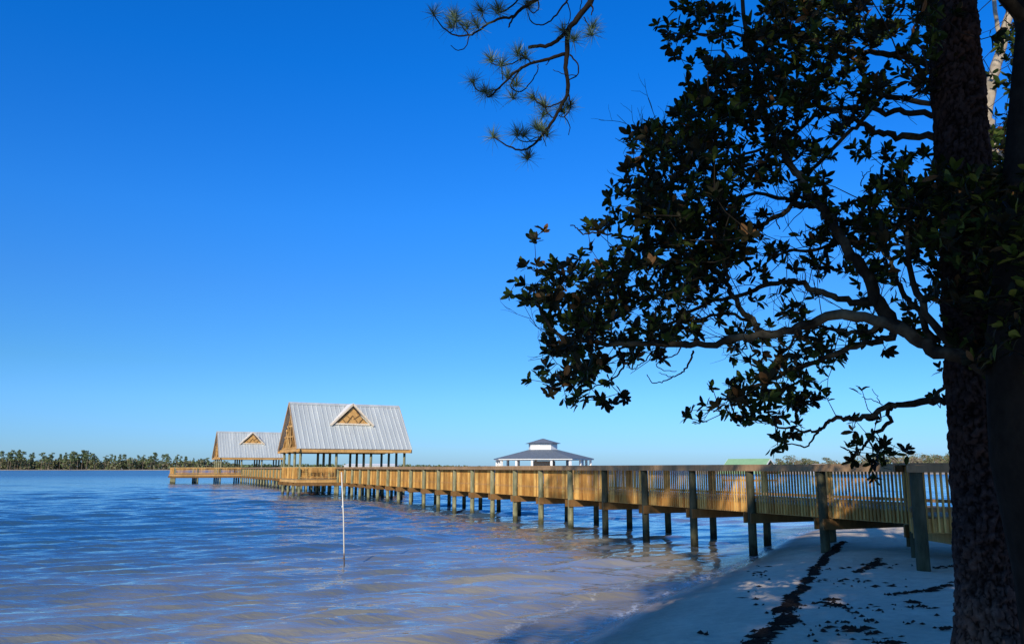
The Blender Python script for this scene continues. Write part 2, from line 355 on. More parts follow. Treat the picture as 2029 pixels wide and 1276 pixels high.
def walkway(parent, a, b_, width, step, first=0, side=1, phase=.0, stagger=0):
    """straight stretch: near edge from a to b_, the deck lies to the right hand side (far side)"""
    a, b_ = Vector((*a, 0)), Vector((*b_, 0)); d = (b_-a).normalized(); L = (b_-a).length; n = Vector((d.y, -d.x, 0)); rz = math.atan2(d.y, d.x)
    # planks
    m = MB(); w = .14; k = int(L/(w+.008))
    for i in range(k):
        c = a+d*((i+.5)*L/k)+n*(width/2)
        m.box((c.x, c.y, DECK-.019+random.uniform(-.002, .002)), (L/k-.008, width+.04, .038), rz)
    m.build('deck', M['deck'], parent)
    for off, nm in ((.02, 'rim_joist'), (width-.02, 'rim_joist')):
        m = MB(); m.beam(a+n*off+Vector((0, 0, 1.345)), b_+n*off+Vector((0, 0, 1.345)), .045, .285); m.build(nm, M['beam'], parent)
    m = MB()
    for off in (.25, .5, .75): m.beam(a+n*(width*off)+Vector((0, 0, 1.345)), b_+n*(width*off)+Vector((0, 0, 1.345)), .045, .28)
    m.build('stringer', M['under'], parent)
    # rails on both sides
    for off, sg in ((-.02, -1), (width+.02, 1)):
        m = MB(); z = Vector((0, 0, CAPZ-.02)); l = 3.66; s = 0
        while s < L-.01:
            e = min(s+l, L); m.beam(a+d*s+n*(off+sg*.115)+z, a+d*(e-.006)+n*(off+sg*.115)+z, .30, .04); s = e
        m.build('cap_rail', M['cap'], parent)
        m = MB(); m.beam(a+n*(off+sg*.243)+Vector((0, 0, 2.485)), b_+n*(off+sg*.243)+Vector((0, 0, 2.485)), .036, .145)
        m.build('face_board', M['cap'], parent); m = MB(); m.beam(a+n*(off-sg*.004)+Vector((0, 0, 2.49)), b_+n*(off-sg*.004)+Vector((0, 0, 2.49)), .036, .085)
        m.beam(a+n*(off-sg*.004)+Vector((0, 0, 1.66)), b_+n*(off-sg*.004)+Vector((0, 0, 1.66)), .036, .085); m.build('side_rail', M['cap'], parent)
    cnt = int(round(L/step)); pts = [a+d*(i*L/cnt) for i in range(cnt+1)]
    for i, p in enumerate(pts):
        q = p-n*.12; q2 = p+n*(width+.12)+d*stagger
        if i >= first:
            for t in (q, q2):
                pile_part((t.x, t.y), CAPZ-.045, .12, parent, in_shade=(parent is bw and (i < 6 or t is q2)))
            for s_ in (-.155, .155):
                m = MB(); m.beam(q-n*.17+d*s_+Vector((0, 0, 1.055)), q+n*(width+.42)+d*s_+Vector((0, 0, 1.055)), .045, .285)
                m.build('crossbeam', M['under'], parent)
        if i < cnt:
            for off, sg in ((-.03, 1), (width+.03, -1)):
                if sg < 0 and i < 5 and parent is bw: continue
                A = p+d*.12+n*off; B = pts[i+1]-d*.12+n*off; picket_panel(parent, A, B, gap=.112 if sg > 0 else .21, sec=.038 if sg > 0 else .034)
    return pts
bw = empty('boardwalk', (9.35, 20.1, 0))
tag(bw, 'long wooden boardwalk with picket railings from the beach to the near pavilion', 'boardwalk')
class Off:  # world-placed parts below an empty: keep coordinates by undoing the parent's place
    pass
bw.location = (0, 0, 0)
A0 = Vector((9.46, 19.9)); dirv = Vector((-.4004, .9163)); nv = Vector((.9163, .4004)); WD = 2.3
U = Vector((.892, .453)); Vv = Vector((-.453, .892)); C1 = Vector((-19.15, 76.36)); RZ = math.atan2(U.y, U.x)
P_END = C1+U*3.55-Vv*.32
walkway(bw, A0, P_END, WD, 2.9, stagger=-.5)
# landing next to the beach: the walk widens and turns to the right behind the pine
LP = [Vector((9.46, 19.9)), Vector((8.12, 17.38)), Vector((21., 16.4)), Vector((21., 19.2)), Vector((11.46, 21.02))]
def landing():
    m = MB(); n = len(LP); x = 8.6
    # planks run across: clip each strip to the polygon
    poly = [(p.x, p.y) for p in LP]
    def clip(x0, x1):
        P = poly
        for sg, xx in ((1, x0), (-1, x1)):
            Q = []
            for (ax, ay), (bx, by) in zip(P, P[1:]+P[:1]):
                ia, ib = sg*(ax-xx) >= 0, sg*(bx-xx) >= 0
                if ia: Q.append((ax, ay))
                if ia != ib: t = (xx-ax)/(bx-ax); Q.append((xx, ay+t*(by-ay)))
            P = Q
            if not P: return []
        return P
    while x < 21:
        P = clip(x, x+.14)
        if len(P) >= 3:
            k = len(P); m.add([(a, b, DECK-.04) for a, b in P]+[(a, b, DECK-.003) for a, b in P], [tuple(range(k))[::-1], tuple(range(k, 2*k))]+[(i, (i+1) % k, k+(i+1) % k, k+i) for i in range(k)])
        x += .148
    m.build('deck', M['deck'], bw)
    z = lambda h: Vector((0, 0, h))
    def edge(p, q, posts, ext=0.):
        p, q = Vector((*p, 0)), Vector((*q, 0)); d = (q-p).normalized(); n = Vector((-d.y, d.x, 0))
        m = MB(); m.beam(p+z(1.345)+n*.02, q+z(1.345)+n*.02, .045, .285); m.build('rim_joist', M['beam'], bw)
        m = MB(); m.beam(p-d*ext+z(CAPZ-.018)-n*.115, q+z(CAPZ-.018)-n*.115, .30, .04); m.build('cap_rail', M['cap'], bw)
        m = MB(); m.beam(p-d*.1+z(2.485)-n*.245, q+z(2.485)-n*.245, .036, .145); m.build('face_board', M['cap'], bw); m = MB(); m.beam(p+z(2.49), q+z(2.49), .036, .085); m.beam(p+z(1.66), q+z(1.66), .036, .085); m.build('side_rail', M['cap'], bw)
        L = (q-p).length; cuts = [0]+posts+[L]
        for t in posts: r_ = p+d*t-n*.13; pile_part((r_.x, r_.y), CAPZ-.045, .125, bw, in_shade=True)
        for s, e in zip(cuts, cuts[1:]):
            if e-s > .4: picket_panel(bw, p+d*(s+.12)-n*.03, p+d*(e-.12)-n*.03)
    L1 = (LP[2]-LP[1]).length
    edge(LP[0], LP[1], []); edge(LP[1], LP[2], [.12, 3.0, 5.9, 8.8, 11.5], .12); edge(LP[3], LP[4], [.3, 3.2, 6.2, 9.2])
    for x_ in (9.3, 12., 14.9, 17.8, 20.5):
        m = MB(); m.beam((x_, 16.6, 1.055), (x_, 20.2, 1.055), .09, .285); m.build('crossbeam', M['beam'], bw)
landing()

# ------------------------------------------------------------------ pavilions
def pavilion(name_label, origin, ext=0.):
    root = empty('pavilion', (origin.x, origin.y, 0), RZ); tag(root, name_label, 'pavilion')
    cx = [0, 3.3, 6.6, 9.9]; cy = [0, 2.3, 4.6, 6.9]
    for x in cx:
        for y in cy: lpile(root, x, y, 3.95, .125, 'post')
    m = MB(); x0, x1, y0, y1 = -.3-ext, 10.2, -.3, 7.2; y = y0
    while y < y1-.1:
        m.box(((x0+x1)/2, y+.07, DECK-.019), (x1-x0, .138, .038)); y += .148
    m.build('deck', M['deck'], root)
    m = MB()
    for (p, q) in (((x0, y0+.1), (x1, y0+.1)), ((x0, y1-.1), (x1, y1-.1)), ((x0+.1, y0+.123), (x0+.1, y1-.123)), ((x1-.1, y0+.123), (x1-.1, y1-.123))):
        m.beam((*p, 1.345), (*q, 1.345), .045, .29)
    m.build('rim_joist', M['beam'], root)
    for y in cy:
        m = MB()
        for s in (-.16, .16): m.beam((x0-.15, y+s, 1.055), (x1+.15, y+s, 1.055), .045, .285)
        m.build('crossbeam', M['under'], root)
    ex = [-ext*k/2 for k in (1, 2)] if ext else []
    for x in ex:
        for y in cy: lpile(root, x, y, CAPZ-.04 if (y in (0, 6.9) or x == ex[-1]) else 1.2, .125, 'pile')
    # railings
    def rail(p, q, posts):
        p, q = Vector((*p, 0)), Vector((*q, 0)); d = (q-p).normalized(); L = (q-p).length; n = Vector((d.y, -d.x, 0)); z = lambda h: Vector((0, 0, h))
        m = MB(); m.beam(p+z(CAPZ-.02)+n*.17, q+z(CAPZ-.02)+n*.17, .17, .04); m.build('cap_rail', M['trimcap'], root)
        m = MB(); m.beam(p+z(2.49)+n*.19, q+z(2.49)+n*.19, .038, .14); m.beam(p+z(1.66)+n*.17, q+z(1.66)+n*.17, .036, .085); m.build('side_rail', M['beam'], root)
        for s, e in zip(posts, posts[1:]): picket_panel(root, p+d*(s+.13)+n*.2, p+d*(e-.13)+n*.2, gap=.125)
    xl = -ext
    rail((xl, 0), (3.42, 0), ([0, ext/2, ext, ext+3.42] if ext else [0, 3.42]))
    rail((6.1, 0), (9.9, 0), [0, .5, 3.8]); rail((9.9, 0), (9.9, 6.9), [0, 2.3, 4.6, 6.9])
    if ext: rail((9.9, 6.9), (xl, 6.9), [0, 3.3, 6.6, 9.9, 9.9+ext/2, 9.9+ext])
    else: rail((9.9, 6.9), (6.1, 6.9), [0, 3.3, 3.8]); rail((3.42, 6.9), (0, 6.9), [0, 3.42])
    rail((xl, 6.9), (xl, 0), [0, 2.3, 4.6, 6.9])
    # beams on the posts
    m = MB()
    for y in cy: m.beam((-.42, y, 4.06), (10.32, y, 4.06), .13, .24)
    m.build('eave_beam', M['beam'], root)
    m = MB()
    for x in cx: m.beam((x, -.5, 4.25), (x, 7.4, 4.25), .12, .14)
    m.build('tie_beam', M['beam'], root)
    # roof: two ribbed slopes
    xa, xb = -.55, 10.45; yc = 3.45; ze, zr = 4.22, 8.62; yo = 4.15
    for sg in (-1, 1):
        V = []; Fs = []; x = xa; prof = []
        while x < xb-.01:
            for dx, h in ((0, 0), (.34, 0), (.365, .045), (.415, .045), (.44, 0)):
                if x+dx <= xb: prof.append((x+dx, h))
            x += .44
        L = math.hypot(yo, zr-ze); ny, nz = sg*(zr-ze)/L, yo/L
        for xx, h in prof:
            V.append((xx, yc+sg*yo+ny*h, ze+nz*h)); V.append((xx, yc+ny*h, zr+nz*h))
            V.append((xx, yc+sg*yo-ny*.02, ze-nz*.02)); V.append((xx, yc-ny*.02, zr-nz*.02))
        for i in range(len(prof)-1):
            a = 4*i; Fs += [(a, a+4, a+5, a+1), (a+2, a+3, a+7, a+6), (a, a+2, a+6, a+4)]
        m = MB(); m.add(V, Fs); m.build('roof_slope', M['metal'], root)
        # fascia board at the eave and soffit
        m = MB(); m.beam((xa+.02, yc+sg*(yo-.06), ze-.19), (xb-.02, yc+sg*(yo-.06), ze-.19), .04, .27); m.build('fascia', M['beam'], root)
        for xx in (xa+.03, xb-.03):
            m = MB(); m.beam((xx, yc+sg*(yo-.1), ze-.02), (xx, yc+sg*.03, zr-.08), .05, .2, Vector((1, 0, 0)).cross(Vector((0, sg*-yo, zr-ze)))); m.build('bargeboard', M['barge'], root)
    m = MB(); m.add([(xa, yc-.22, zr-.17), (xb, yc-.22, zr-.17), (xb, yc, zr+.07), (xa, yc, zr+.07), (xa, yc+.22, zr-.17), (xb, yc+.22, zr-.17)], [(0, 1, 2, 3), (3, 2, 5, 4)])
    m.build('ridge_cap', M['metal'], root)
    # gable ends: wall boards set back, king post and braces
    for xg, sx in ((0.0, -1), (9.9, 1)):
        g = MB(); n = 30; k = (zr-ze)/yo
        for i in range(n):
            yy = yc-3.72+7.44*(i+.5)/n; top = zr-.25-abs(yy-yc)*k
            if top > 4.3: g.box((xg+sx*.12+random.uniform(-.03, .03), yy, (4.2+top)/2), (.03, .125, top-4.2))
        bk = MB(); bk.add([(xg+sx*.08, yc-3.85, 4.2), (xg+sx*.08, yc+3.85, 4.2), (xg+sx*.08, yc, zr-.3)], [(0, 1, 2)]); bk.build('gable_backing', M['brown'], root)
        wall = g.build('gable_wall', M['gable'], root)
        t = MB()
        for h in (4.34, 5.4, 6.4):
            w_ = (zr-.3-h)/k; t.beam((xg+sx*.19, yc-w_, h), (xg+sx*.19, yc+w_, h), .05, .14)
        t.box((xg+sx*.23, yc, 6.1), (.05, .14, 3.9))
        for s in (-1, 1):
            t.beam((xg+sx*.25, yc+s*.2, 4.4), (xg+sx*.25, yc+s*1.9, 6.1), .04, .12); t.beam((xg+sx*.25, yc+s*3., 4.4), (xg+sx*.25, yc+s*.1, 7.3), .04, .12)
        t.build('gable_brace', M['beam'], wall)
        m = MB(); m.beam((xg+sx*.33, yc-3.9-.45, 4.1), (xg+sx*.33, yc+3.9+.45, 4.1), .07, .27); m.build('gable_beam', M['beam'], root)
    # front dormer (false gable) and one at the back
    for sg in (-1, 1):
        k = (zr-ze)/yo; zb = 6.52; yf = yc+sg*(zr-zb)/k; hw = 2.05; za = zb+1.95; xc = 4.95+.15
        d = MB(); d.add([(xc-1.62, yf+sg*.02, zb+.12), (xc+1.62, yf+sg*.02, zb+.12), (xc, yf+sg*.02, za-.28)], [(0, 1, 2)] if sg < 0 else [(0, 2, 1)])
        wall = d.build('dormer_wall', M['beam'], root)
        l = MB(); yy = yf+sg*.06
        l.beam((xc, yy, zb+.15), (xc, yy, zb+.95), .05, .06)
        for s in (-1, 1):
            l.beam((xc, yy, zb+.92), (xc+s*.55, yy, zb+.18), .05, .05); l.beam((xc+s*.1, yy, zb+.55), (xc+s*.72, yy, zb+.98), .05, .05)
            l.beam((xc+s*1.35, yy, zb+.32), (xc+s*.35, yy, zb+1.25), .05, .05); l.beam((xc+s*.62, yy, zb+.15), (xc+s*1.0, yy, zb+.62), .05, .05)
        l.build('lattice', M['under'], wall)
        t = MB()
        for s in (-1, 1): t.beam((xc+s*(hw+.02), yf+sg*.16, zb-.04), (xc, yf+sg*.16, za+.02), .24, .17, Vector((0, 1, 0)).cross(Vector((-s*hw, 0, za-zb))))
        t.beam((xc-1.72, yf+sg*.09, zb+.09), (xc+1.72, yf+sg*.09, zb+.09), .1, .15); t.build('dormer_trim', M['trim'], root)
        r_ = MB(); yr = yc+sg*(zr-za)/k*0.98
        for s in (-1, 1):
            e = (xc+s*(hw+.08), yf+sg*.3, zb-.03); a = (xc, yf+sg*.3, za+.12); b2 = (xc, yr, za+.12); c2 = (xc+s*(hw+.08), yf-sg*.02, zb+.02)
            r_.add([e, a, b2, c2, tuple(Vector(e)-Vector((0, 0, .03))), tuple(Vector(a)-Vector((0, 0, .03))), tuple(Vector(b2)-Vector((0, 0, .03))), tuple(Vector(c2)-Vector((0, 0, .03)))],
                   [(0, 1, 2, 3), (7, 6, 5, 4), (0, 4, 5, 1), (3, 7, 4, 0)])
        r_.build('dormer_roof', M['dormroof'], root)
    return root
M['trimcap'] = wood('new rail cap', (.66, .48, .20), (.74, .56, .26), (.80, .62, .32), .85)
M['barge'] = wood('barge boards', (.40, .27, .16), (.46, .31, .18), (.5, .36, .22), .85)
M['gable'] = wood('gable boards', (.34, .16, .04), (.66, .38, .12), (.80, .50, .18), .4)
M['dormroof'] = flat('white metal dormer edge', (.72, .70, .68), .5, var=.05)
P1 = pavilion('near open pavilion with steep ribbed metal roof on the boardwalk', C1)
C2 = Vector((-48.3, 140.2)); P2 = pavilion('far open pavilion with metal roof at the seaward end of the walkway', C2, ext=7.)
bo = empty('boardwalk'); tag(bo, 'outer walkway stretch between the near pavilion and the far pavilion', 'boardwalk')
walkway(bo, C1+U*3.55+Vv*7.22, C2+U*3.55-Vv*.32, 2.3, 2.9, first=0)
# benches under the near roof
def bench(x, y, rz, label):
    wx, wy = local(P1, x, y); r = empty('bench', (wx, wy, DECK), RZ+rz); tag(r, label, 'bench', 'benches on the near pavilion deck')
    m = MB()
    for k in range(3): m.box((0, -.15+.15*k, .44), (1.6, .13, .04))
    m.build('seat', M['beam'], r)
    m = MB()
    for k in range(3): m.box((0, .27, .6+.15*k), (1.6, .035, .12))
    m.build('backrest', M['beam'], r)
    for s in (-1, 1):
        m = MB(); m.box((s*.65, -.15, .21), (.08, .08, .42)); m.box((s*.65, .225, .46), (.08, .05, .92)); m.box((s*.65, .03, .385), (.06, .42, .06)); m.build('leg', M['dark'], r)
bench(.95, .95, pi, 'wooden bench nearer the left corner post of the near pavilion'); bench(2.65, .95, pi, 'wooden bench nearer the boardwalk entrance of the near pavilion')

# ------------------------------------------------------------------ marker pole
mp = MB(); b0 = at(682, 1118, 22.7); t0 = at(676.5, 935, 22.75)
dv = (t0-Vector((b0.x, b0.y, 0))); mp.tube([Vector((b0.x, b0.y, 0))-dv*.4, Vector((b0.x, b0.y, 0)), Vector((b0.x, b0.y, 0))+dv*.5+Vector((.02, 0, 0)), t0], [.019, .018, .017, .016], 12)
for h in (.07, .62): c = Vector((b0.x, b0.y, 0))+dv*h; mp.tube([c-dv*.012, c+dv*.012], .023, 12)
tag(mp.build('marker_pole', M['pvc'], None, True), 'thin white plastic pole standing in shallow water in front of the pavilion', 'pole')

# ------------------------------------------------------------------ buildings beyond
def octagon_house():
    c = at(1076, 905, 150); root = empty('waterfront_building', (c.x, c.y, 0), R(8)); tag(root, 'white open sided building with dark hipped roof and a small raised cupola', 'building')
    def ring(r, z, ph=pi/8): return [(r*math.cos(ph+2*pi*i/8), r*math.sin(ph+2*pi*i/8), z) for i in range(8)]
    k = 150/1700; z_ = lambda py: 2.5+(927-py)*k
    def frustum(r0, z0, r1, z1, nm, mt, par, close=True):
        m = MB(); a, b = ring(r0, z0), ring(r1, z1); fs = [(i, (i+1) % 8, 8+(i+1) % 8, 8+i) for i in range(8)]
        if close: fs += [tuple(range(8))[::-1], tuple(range(8, 16))]
        return m.add(a+b, fs).build(nm, mt, par)
    frustum(9.25, z_(909), 2.75, z_(891), 'roof', M['slate'], root)
    frustum(9.1, z_(909)-.2, 9.1, z_(909)-.01, 'fascia', M['white'], root)
    cu = frustum(2.6, z_(891.5), 2.6, z_(879), 'cupola', M['white'], root); frustum(3.3, z_(878.5), .15, z_(868.5), 'cupola_roof', M['slate'], cu)
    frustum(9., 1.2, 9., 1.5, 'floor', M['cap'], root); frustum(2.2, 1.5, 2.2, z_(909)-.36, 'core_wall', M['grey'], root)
    for i in range(16):
        a = pi/8+2*pi*i/16; rr = 8.5 if i % 2 == 0 else 8.5*math.cos(pi/8)
        m = MB(); m.box((rr*math.cos(a), rr*math.sin(a), (1.5+z_(909)-.2)/2), (.36, .36, z_(909)-1.7), a); m.build('column', M['white'], root)
        lpile(root, rr*.9*math.cos(a), rr*.9*math.sin(a), 1.2, .2)
    return root
octagon_house()
def boathouse():
    c = at(1484, 915, 112); ax = Vector((.72, -.69)); root = empty('boathouse', (c.x, c.y, 0), math.atan2(ax.y, ax.x)); tag(root, 'small boathouse with light green metal roof beyond the boardwalk rail', 'boathouse')
    zr, ze, hl, hw = 3.72, 2.0, 2.75, 2.6
    for sg in (-1, 1):
        m = MB(); V = [(-hl-.3, sg*(hw+.3), ze-.2), (hl+.3, sg*(hw+.3), ze-.2), (hl+.3, 0, zr), (-hl-.3, 0, zr)]; m.add(V+[(x, y, z-.06) for x, y, z in V], [(0, 1, 2, 3), (7, 6, 5, 4), (0, 4, 5, 1), (1, 5, 6, 2), (3, 7, 4, 0)]); m.build('roof', M['green'], root)
    for sx in (-1, 1):
        m = MB(); m.add([(sx*hl, -hw, ze-.1), (sx*hl, hw, ze-.1), (sx*hl, 0, zr-.12)], [(0, 1, 2)]); m.build('gable', M['brown'], root)
        for s in (-1, 1): m = MB(); m.beam((sx*(hl+.32), s*(hw+.3), ze-.3), (sx*(hl+.32), 0, zr-.1), .04, .14, Vector((1, 0, 0)).cross(Vector((0, -s, .6)))); m.build('bargeboard', M['white'], root)
        for s in (-1, 1): lpile(root, sx*(hl-.1), s*(hw-.1), ze-.1, .14)
    m = MB(); m.box((0, 0, .9), (2*hl, 2*hw-.6, .2)); m.build('floor', M['cap'], root)
boathouse()
def far_house(px, py_top, py_e, Yd, wpx, label, wall='white', roof='white', depth=9, sh=.16):
    c = at(px, 927, Yd); k = Yd/1700; zt = 2.5+(927-py_top)*k; ze = 2.5+(927-py_e)*k; w = wpx*k*.5; root = empty('far_building', (c.x, c.y, 0), 0); tag(root, label, 'building')
    m = MB(); m.box((0, 0, (ze-.5)/2), (w*1.88, depth, ze+.5)); m.build('wall', M[wall], root)
    m = MB(); i = w*sh; V = [(-w, -depth/2-1, ze), (w, -depth/2-1, ze), (w, depth/2+1, ze), (-w, depth/2+1, ze), (-w+i, 0, zt), (w-i, 0, zt)]
    m.add(V, [(3, 2, 1, 0), (0, 1, 5, 4), (2, 3, 4, 5), (1, 2, 5), (3, 0, 4)]); m.build('roof', M[roof], root)
    for x in np.linspace(-w*.8, w*.8, 7):
        m = MB(); m.box((x, -depth/2-.06, ze*.45), (w*.12, .1, ze*.5)); m.build('window', M['dark'], root)
far_house(736, 918.5, 922, 560, 112, 'long low white roofed building on the far shore behind the near pavilion')
far_house(1623, 918.5, 922, 300, 30, 'small pale hipped roof house beyond the rail under the hanging magnolia branch', 'white', 'trim', 6)

# ------------------------------------------------------------------ far shores with trees
def far_land(name, pts, zt=.7):
    m = MB(); n = len(pts)
    V = []
    for x, y, dp in pts: V += [(x, y, -.6), (x, y+10, zt), (x*(1+dp/y), y+dp, zt+2)]
    m.add(V, [(3*i+j, 3*i+3+j, 3*i+4+j, 3*i+1+j) for i in range(n-1) for j in (0, 1)]); return tag(m.build(name, M['far_sand'], None, True), kind='structure')
far_land('far_shore', [(x, 900+30*math.sin(x*.01)+max(0, x+150)*1.1, 700) for x in range(-1300, 700, 50)])
far_land('far_shore', [(x, 345-max(0, x-150)*.25, 500) for x in range(76, 1000, 30)])
def blob_faces(cs, n, size, rnd):
    """leaf-clump quads through ellipsoids; cs: (x,y,z,rx,ry,rz)"""
    V = []; w = np.array([c[3]*c[5] for c in cs]); w = w/w.sum(); pick = rnd.choice(len(cs), n, p=w); P = []
    for i in pick:
        c = cs[i]; d = rnd.normal(size=3); d /= np.linalg.norm(d); r = rnd.uniform(.45, 1.0)**.6; P.append((c[0]+d[0]*c[3]*r, c[1]+d[1]*c[4]*r, c[2]+d[2]*c[5]*r))
    P = np.array(P); a = rnd.normal(size=(n, 3)); a /= np.linalg.norm(a, axis=1)[:, None]; b = np.cross(a, rnd.normal(size=(n, 3))); b /= np.linalg.norm(b, axis=1)[:, None]
    s = size*rnd.uniform(.5, 1.3, n)[:, None]; V = np.stack([P-a*s, P-b*s*.7, P+a*s, P+b*s*.7], 1).reshape(-1, 3); return V, np.arange(4*n).reshape(-1, 4)
def raw_mesh(V, Fq, name):
    o = np_mesh(name, V, Fq, None); me = o.data; bpy.data.objects.remove(o); return me
PINE = []; ROUND = []; GREY = []
for s in range(7):
    r_ = np.random.default_rng(100+s); h = 1.; cs = []; lean = r_.uniform(-.05, .05)
    nb = r_.integers(5, 9)
    for i in range(nb):
        z = .52+.45*i/nb; cs.append((lean*z+r_.uniform(-.13, .13)*(1.15-z)*1.6, r_.uniform(-.1, .1), z, r_.uniform(.07, .15)*(1.35-z*.6), .10, r_.uniform(.025, .05)))
    V, Fq_ = blob_faces(cs, 260, .035, r_); cr = raw_mesh(V, Fq_, 'crown')
    t = MB(); t.tube([(0, 0, -.03), (lean*.5, 0, .5), (lean*.95, 0, .97)], [.012, .009, .004], 5)
    for c in cs: t.tube([(lean*c[2], 0, c[2]-.05), (c[0], c[1], c[2])], [.004, .002], 3)
    me = bpy.data.meshes.new('trunk'); me.from_pydata(t.v, [], t.f); PINE.append((me, cr))
for kind in (ROUND, GREY):
    for s in range(5):
        r_ = np.random.default_rng(200+s+len(ROUND)*7); cs = []
        for i in range(r_.integers(6, 10)): a = r_.uniform(0, 6.28); cs.append((.3*math.cos(a)*r_.uniform(.2, 1), .3*math.sin(a), r_.uniform(.42, .84), r_.uniform(.12, .22), .16, r_.uniform(.08, .15)))
        V, Fq_ = blob_faces(cs, 420 if kind is ROUND else 230, .034 if kind is ROUND else .022, r_); cr = raw_mesh(V, Fq_, 'crown')
        t = MB(); t.tube([(0, 0, -.03), (0, 0, .4), (.02, 0, .6)], [.022, .016, .009], 6)
        for c in cs: t.tube([(0, 0, .35), ((c[0])*.5, c[1]*.5, c[2]*.8), (c[0], c[1], c[2]+.05)], [.01, .006, .002], 4)
        me = bpy.data.meshes.new('trunk'); me.from_pydata(t.v, [], t.f); kind.append((me, cr))
used = set()
def far_tree(proto, mats, x, y, h, wd, name, label, group, zb=.6):
    r = empty(name, (x, y, zb), random.uniform(-.5, .5)); r.scale = (h*wd, h*wd, h); tag(r, label, 'tree', group)
    for nm, me, mt in (('trunk', proto[0], mats[0]), ('crown', proto[1], mats[1])):
        if not me.materials: me.materials.append(M[mt])
        o = bpy.data.objects.new(nm, me); COL.objects.link(o); o.parent = r
    return r
# left shore: crowns picked out above the wood
tops = [(4, 890), (18, 894), (33, 891), (24, 887), (44, 891), (38, 888), (66, 893), (60, 896), (84, 894), (93, 900), (104, 893), (99, 897), (120, 897), (131, 893), (128, 899), (141, 895), (150, 891), (156, 896), (146, 892), (165, 889), (174, 889), (170, 896), (182, 896), (190, 899),
        (211, 899), (222, 897), (228, 900), (238, 897), (246, 897), (258, 904), (276, 899), (285, 898), (295, 902), (307, 894), (300, 900), (322, 897), (329, 897), (335, 900), (352, 897), (358, 901), (368, 902), (384, 905), (398, 906), (410, 905)]
for i, (px, py) in enumerate(tops):
    Yd = 940+random.uniform(-8, 40); p = at(px, py, Yd); h = p.z-.6
    far_tree(PINE[i % 7], ('far_trunk', 'far_pine'), p.x, Yd, h*.98, random.uniform(.75, 1.25), 'pine_tree', 'slender pine rising above the wood on the far left shore', 'pines on the far left shore')
rt = [(1545, 911, 1), (1560, 907, 1), (1578, 905, 0), (1592, 908, 1), (1606, 912, 1), (1640, 909, 1), (1655, 912, 0), (1690, 909, 1), (1712, 902, 0), (1730, 901, 0), (1748, 905, 1), (1771, 896, 0), (1790, 903, 0), (1806, 897, 0), (1822, 899, 0), (1838, 904, 1), (1855, 900, 0), (1868, 901, 1), (1885, 893, 1), (1905, 896, 0), (1925, 892, 1)]
for i, (px, py, kd) in enumerate(rt):
    Yd = 372+random.uniform(-8, 30); p = at(px, py, Yd); h = p.z-.6
    far_tree((ROUND if kd else GREY)[i % 5], ('far_trunk', 'far_green' if kd else 'far_grey'), p.x, Yd, h*1.25, random.uniform(1.0, 1.5), 'broadleaf_tree',
             'green round crowned tree on the right shore beyond the rail' if kd else 'grey half bare tree on the right shore beyond the rail', 'green trees on the right shore' if kd else 'bare trees on the right shore')
def wood_mass(name, label, cells, n, size, mt):
    r_ = np.random.default_rng(5); V, Fq_ = blob_faces(cells, n, size, r_); tag(np_mesh(name, V, Fq_, M[mt]), label, 'woodland', None, 'stuff')
cells = []
for px in range(-60, 470, 5):
    h = 11.5+1.5*math.sin(px*.05)+random.uniform(-2.5, 2.5)-max(0, px-200)*.012; Yd = 955+random.uniform(0, 40); p = at(px, 927, Yd); cells.append((p.x, Yd, h*.5, 5.5, 12, h*.55))
wood_mass('woodland', 'dense low green woodland along the far left shore', cells, 14000, 1.25, 'far_green')
cells = []
for px in range(430, 1560, 5):
    Yd = 1150+max(0, px-500)*.7; hp = 7.5 if px < 820 else 6-(px-820)*.018
    if px > 1010: hp = 2
    p = at(px, 927-hp*random.uniform(.7, 1.15), Yd); cells.append((p.x, Yd, p.z*.5, 5.5, 12, p.z*.52))
wood_mass('woodland', 'thin distant tree line on the horizon behind the pavilions', cells, 9000, 1.7, 'far_pine')
cells = []
for px in range(1535, 2060, 5):
    Yd = 400+random.uniform(0, 30); p = at(px, 914-(px > 1700)*9+random.uniform(-4, 4), Yd); cells.append((p.x, Yd, p.z*.48, 2.8, 5, p.z*.5))
wood_mass('woodland', 'low mixed woodland on the right shore beyond the boardwalk rail', cells, 7000, .75, 'far_green')

# ------------------------------------------------------------------ magnolia
mag = empty('magnolia_tree', (0, 0, 0)); tag(mag, 'big dark leaved magnolia spreading its limbs left over the beach', 'tree')
# leaf density of the crown, read every 40 px of the reference from x=1000 (rows from y=0), 0..9
DENS = ["00000000478569999857764236777",
        "0000000488859999999566224676",
        "0000000141267788965576125877",
        "0000000005998978882371026887",
        "0000000039999998589674006787",
        "0000002499999874564110036765",
        "0000007999966876613000057777",
        "0000006999988878254520066555",
        "0000017876797636403857898777",
        "0000048987885347138999999999",
        "0000378999973115767799999999",
        "0100545899996148869899999999",
        "0002248799986735557756999999",
        "4488898789744226257326589999",
        "3888997777321133030346799999",
        "0289996766532461022145589999",
        "0047877764354336454114558899",
        "0388825500056566653003578779",
        "0368932100055784000004455666",
        "0026520000477783030015650666",
        "0000000004555640042001266300",
        "0000000000000220043001350000",
        "0000000000000200026510000000",
        "0000000000000000002000000000"]
DENS = [r.ljust(28, '5')[:28] for r in DENS]
def dep(px, py):
    """depth of the crown: near the trunk it is closer to the viewer"""
    return 9.6-2.0*min(max((px-1700)/350, 0), 1)
